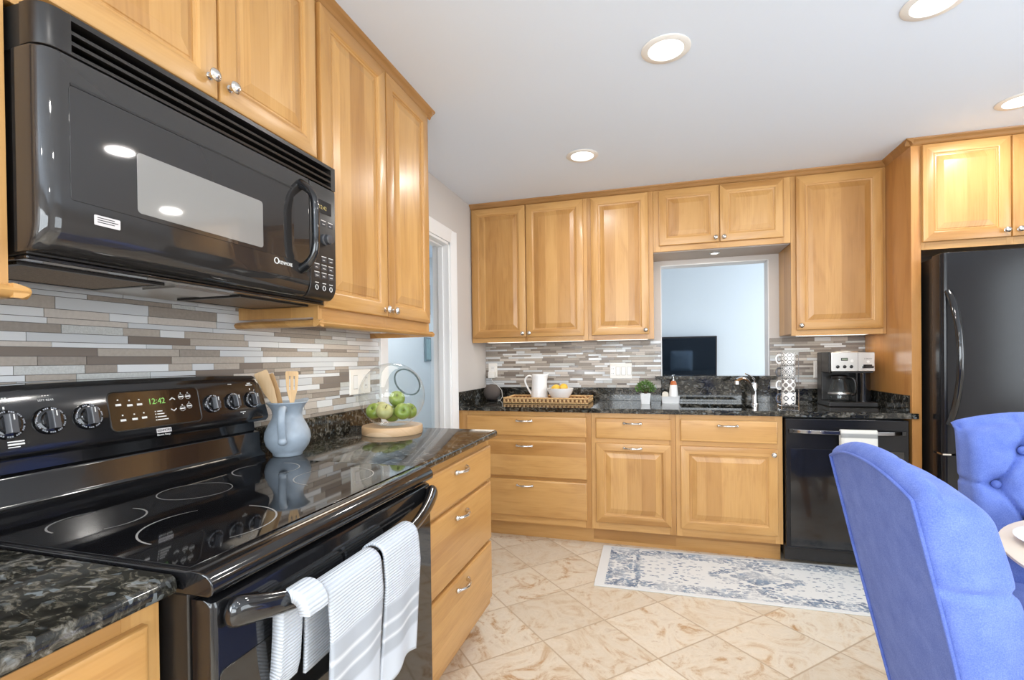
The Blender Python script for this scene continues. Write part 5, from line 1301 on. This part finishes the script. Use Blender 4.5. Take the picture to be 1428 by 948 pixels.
# ------------------------------------------------------------------ dining table and chairs
tx, ty, tr = 2.690, -2.490, .530
r = thing('dining_table', 'round cream dining table at the right edge between the blue chairs', 'table', (tx, ty, 0))
MB().lathe([(.002, .722), (tr - .10, .722), (tr - .05, .728), (tr - .012, .738), (tr, .744), (tr, .750), (tr - .006, .7535), (.002, .7535)], (tx, ty, 0), 96).build('tabletop', CREAM, r, smooth=40)
MB().lathe([(.045, .06), (.05, .12), (.075, .18), (.055, .30), (.06, .45), (.085, .60), (.07, .66), (.16, .70), (.20, .722)], (tx, ty, 0), 40).build('pedestal', CREAM, r)
for k in range(4):
    a = k * PI / 2; d_ = Vector((math.cos(a), math.sin(a), 0)); b0 = Vector((tx, ty, 0))
    MB().tube([b0 + d_ * .03 + Vector((0, 0, .16)), b0 + d_ * .14 + Vector((0, 0, .13)), b0 + d_ * .25 + Vector((0, 0, .06)), b0 + d_ * .32 + Vector((0, 0, .025))], [.04, .035, .028, .025], 12).build('foot', CREAM, r)
plx, ply = 2.388, -2.330
tag(MB().lathe([(.09, 0), (.10, .002), (.125, .008), (.158, .015), (.160, .017), (.155, .0175), (.122, .011), (.098, .006), (.002, .0055)], (plx, ply, .7540), 64).build('plate', WHITE_C, origin=(plx, ply, .7540), smooth=50), 'round white plate set on the cream table in front of the near chair', 'plate')

def chair(label):
    r = thing('dining_chair', label, 'chair', (0, 0, 0), 'blue upholstered dining chairs')
    HW, Z0, TH = .238, .30, .135
    def ztop(s): return .985 - .038 * abs(s) ** 2.2
    def lean(z): return -.145 * (z - Z0) / .66 + .02
    NS, NT = 88, 108
    btn = []
    for row, zz in enumerate((.890, .772, .654, .540)):
        for c_ in ((-.092, .092) if row % 2 == 0 else (-.165, 0, .165)): btn.append((c_, zz))
    def frontoff(y, z, s, t):
        e = min(1, (1 - abs(s)) / .16); et = min(1, (1 - t) / .09)
        k = math.sqrt(max(0, 1 - (1 - e) ** 2)) * .35 + .65; k2 = math.sqrt(max(0, 1 - (1 - et) ** 2)) * .55 + .45
        d = TH * k * k2
        if z > .50:
            for by_, bz in btn:
                dd_ = ((y - by_) / .030) ** 2 + ((z - bz) / .030) ** 2
                if dd_ < 9: d -= .040 * math.exp(-dd_)
            for i, (by_, bz) in enumerate(btn):
                for (cy_, cz) in btn[i + 1:]:
                    if abs(abs(by_ - cy_) - .083) < .02 and .05 < abs(bz - cz) < .14:
                        ax_, az_ = cy_ - by_, cz - bz; L2 = ax_ * ax_ + az_ * az_; tt = ((y - by_) * ax_ + (z - bz) * az_) / L2
                        if -.05 < tt < 1.05:
                            ds = abs((y - by_) * az_ - (z - bz) * ax_) / math.sqrt(L2)
                            if ds < .03: d -= .017 * math.exp(-(ds / .007) ** 2)
        for by_, bz in btn:      # pleats running out to the sides
            if abs(by_) > .14 and (y * by_ > 0) and abs(y) > abs(by_):
                d -= .010 * math.exp(-((z - bz) / .008) ** 2)
            if bz > .85 and z > bz: d -= .010 * math.exp(-((y - by_) / .008) ** 2)
        d += .012 * math.sin(PI * min(max((z - .45) / .5, 0), 1))
        return d
    mb = MB(); idx = {}
    def P(s, t, w_):
        hw = HW * (.93 + .07 * min(1, (t * .66) / .4))
        zt = ztop(s); z = Z0 + t * (zt - Z0); y = s * hw
        return y, z
    # front (tufted) and rear grids
    for j in range(NT + 1):
        for i in range(NS + 1):
            s = -1 + 2 * i / NS; t = j / NT; y, z = P(s, t, 0)
            idx['f', i, j] = len(mb.v); mb.v.append((lean(z) + frontoff(y, z, s, t), y, z))
    for j in range(NT + 1):
        for i in range(NS + 1):
            s = -1 + 2 * i / NS; t = j / NT; y, z = P(s, t, 0)
            idx['b', i, j] = len(mb.v)
            mb.v.append((lean(z) + .006 * (abs(s) > .9) * 0, y, z))
    for j in range(NT):
        for i in range(NS):
            mb.f.append((idx['f', i, j], idx['f', i + 1, j], idx['f', i + 1, j + 1], idx['f', i, j + 1])); mb.m.append(0)
            mb.f.append((idx['b', i, j], idx['b', i, j + 1], idx['b', i + 1, j + 1], idx['b', i + 1, j])); mb.m.append(0)
    # edge strip all round, bulging outward so the edges are rolled
    loop = [(i, 0) for i in range(NS)] + [(NS, j) for j in range(NT)] + [(i, NT) for i in range(NS, 0, -1)] + [(0, j) for j in range(NT, 0, -1)]
    K = 6; ringi = []
    for (i, j) in loop:
        a, c_ = Vector(mb.v[idx['b', i, j]]), Vector(mb.v[idx['f', i, j]])
        s = -1 + 2 * i / NS; t = j / NT
        out = Vector((0, 0, 0))
        if i in (0, NS): out += Vector((0, 1 if i == NS else -1, 0))
        if j == NT: out += Vector((0, .45 * s, 1))
        if j == 0: out += Vector((0, 0, -1))
        out.normalize(); amp = .016 if j < NT else .030
        pl = 0
        if i in (0, NS) and j not in (0, NT):
            for zz in (.540, .772): pl += .009 * math.exp(-((a.z - zz) / .008) ** 2)
        row = [idx['b', i, j]]
        for k in range(1, K):
            f = k / K; row.append(len(mb.v)); mb.v.append(tuple(a.lerp(c_, f) + out * (amp * math.sin(PI * f) ** .7 - pl)))
        row.append(idx['f', i, j]); ringi.append(row)
    for q_ in range(len(ringi)):
        A, B = ringi[q_], ringi[(q_ + 1) % len(ringi)]
        for k in range(K): mb.f.append((A[k], A[k + 1], B[k + 1], B[k])); mb.m.append(0)
    bk = mb.build('backrest', BLUE, r, smooth=60)
    # welt cord round the rear panel
    cd_ = []
    for j in range(0, NT + 1, 3): cd_.append(Vector(mb.v[idx['b', 0, j]]))
    for i in range(1, NS, 2): cd_.append(Vector(mb.v[idx['b', i, NT]]))
    for j in range(NT, -1, -3): cd_.append(Vector(mb.v[idx['b', NS, j]]))
    MB().tube([tuple(p + Vector((-.003, 0, 0))) for p in cd_], .0042, 8).build('piping', BLUE_D, bk)
    bt = MB()
    for by_, bz in btn: bt.sphere((lean(bz) + TH - .020 + .010, by_, bz), (.008, .013, .013), 12, 8)
    for k_, (by_, bz) in enumerate(btn):
        MB().sphere((lean(bz) + TH - .022, by_, bz), (.010, .0145, .0145), 12, 8).build('button', BLUE_D, bk)
    # seat
    def seat_ring(ins, z):
        return [(x, y, z) for x, y in rrect(.07 + ins, .440 - ins, -.235 + ins, .235 - ins, .055, 6)]
    st_ = MB().loft([seat_ring(.004, .30), seat_ring(0, .315), seat_ring(-.002, .40), seat_ring(-.004, .425), seat_ring(.004, .452), seat_ring(.03, .472), seat_ring(.09, .482), seat_ring(.16, .486)]).build('seat', BLUE, r, smooth=60)
    MB().tube([p for p in seat_ring(-.003, .418)], .0042, 8, closed=True).build('piping', BLUE_D, st_)
    for x, y, dx in ((.40, .195, .01), (.40, -.195, .01), (.075, .19, -.09), (.075, -.19, -.09)):
        MB().loft([[(x + w_ * a_, y + w_ * b_, z) for a_, b_ in ((-1, -1), (1, -1), (1, 1), (-1, 1))] if z > .2 else [(x + dx + w_ * a_, y + w_ * b_, z) for a_, b_ in ((-1, -1), (1, -1), (1, 1), (-1, 1))] for w_, z in ((.013, 0), (.022, .305))]).build('leg', ORANGE_W, r, bevel=.003)
    return r
ch = chair('blue tufted dining chair seen from behind, nearest the camera')
ch2 = dup(ch, (2.655, -1.760, 0), 'blue tufted dining chair facing the camera beside the refrigerator'); ch2.rotation_euler = (0, 0, math.radians(-106)); ch2.scale = (1, 1, 1.015)
ch.location = (1.968, -2.452, 0)
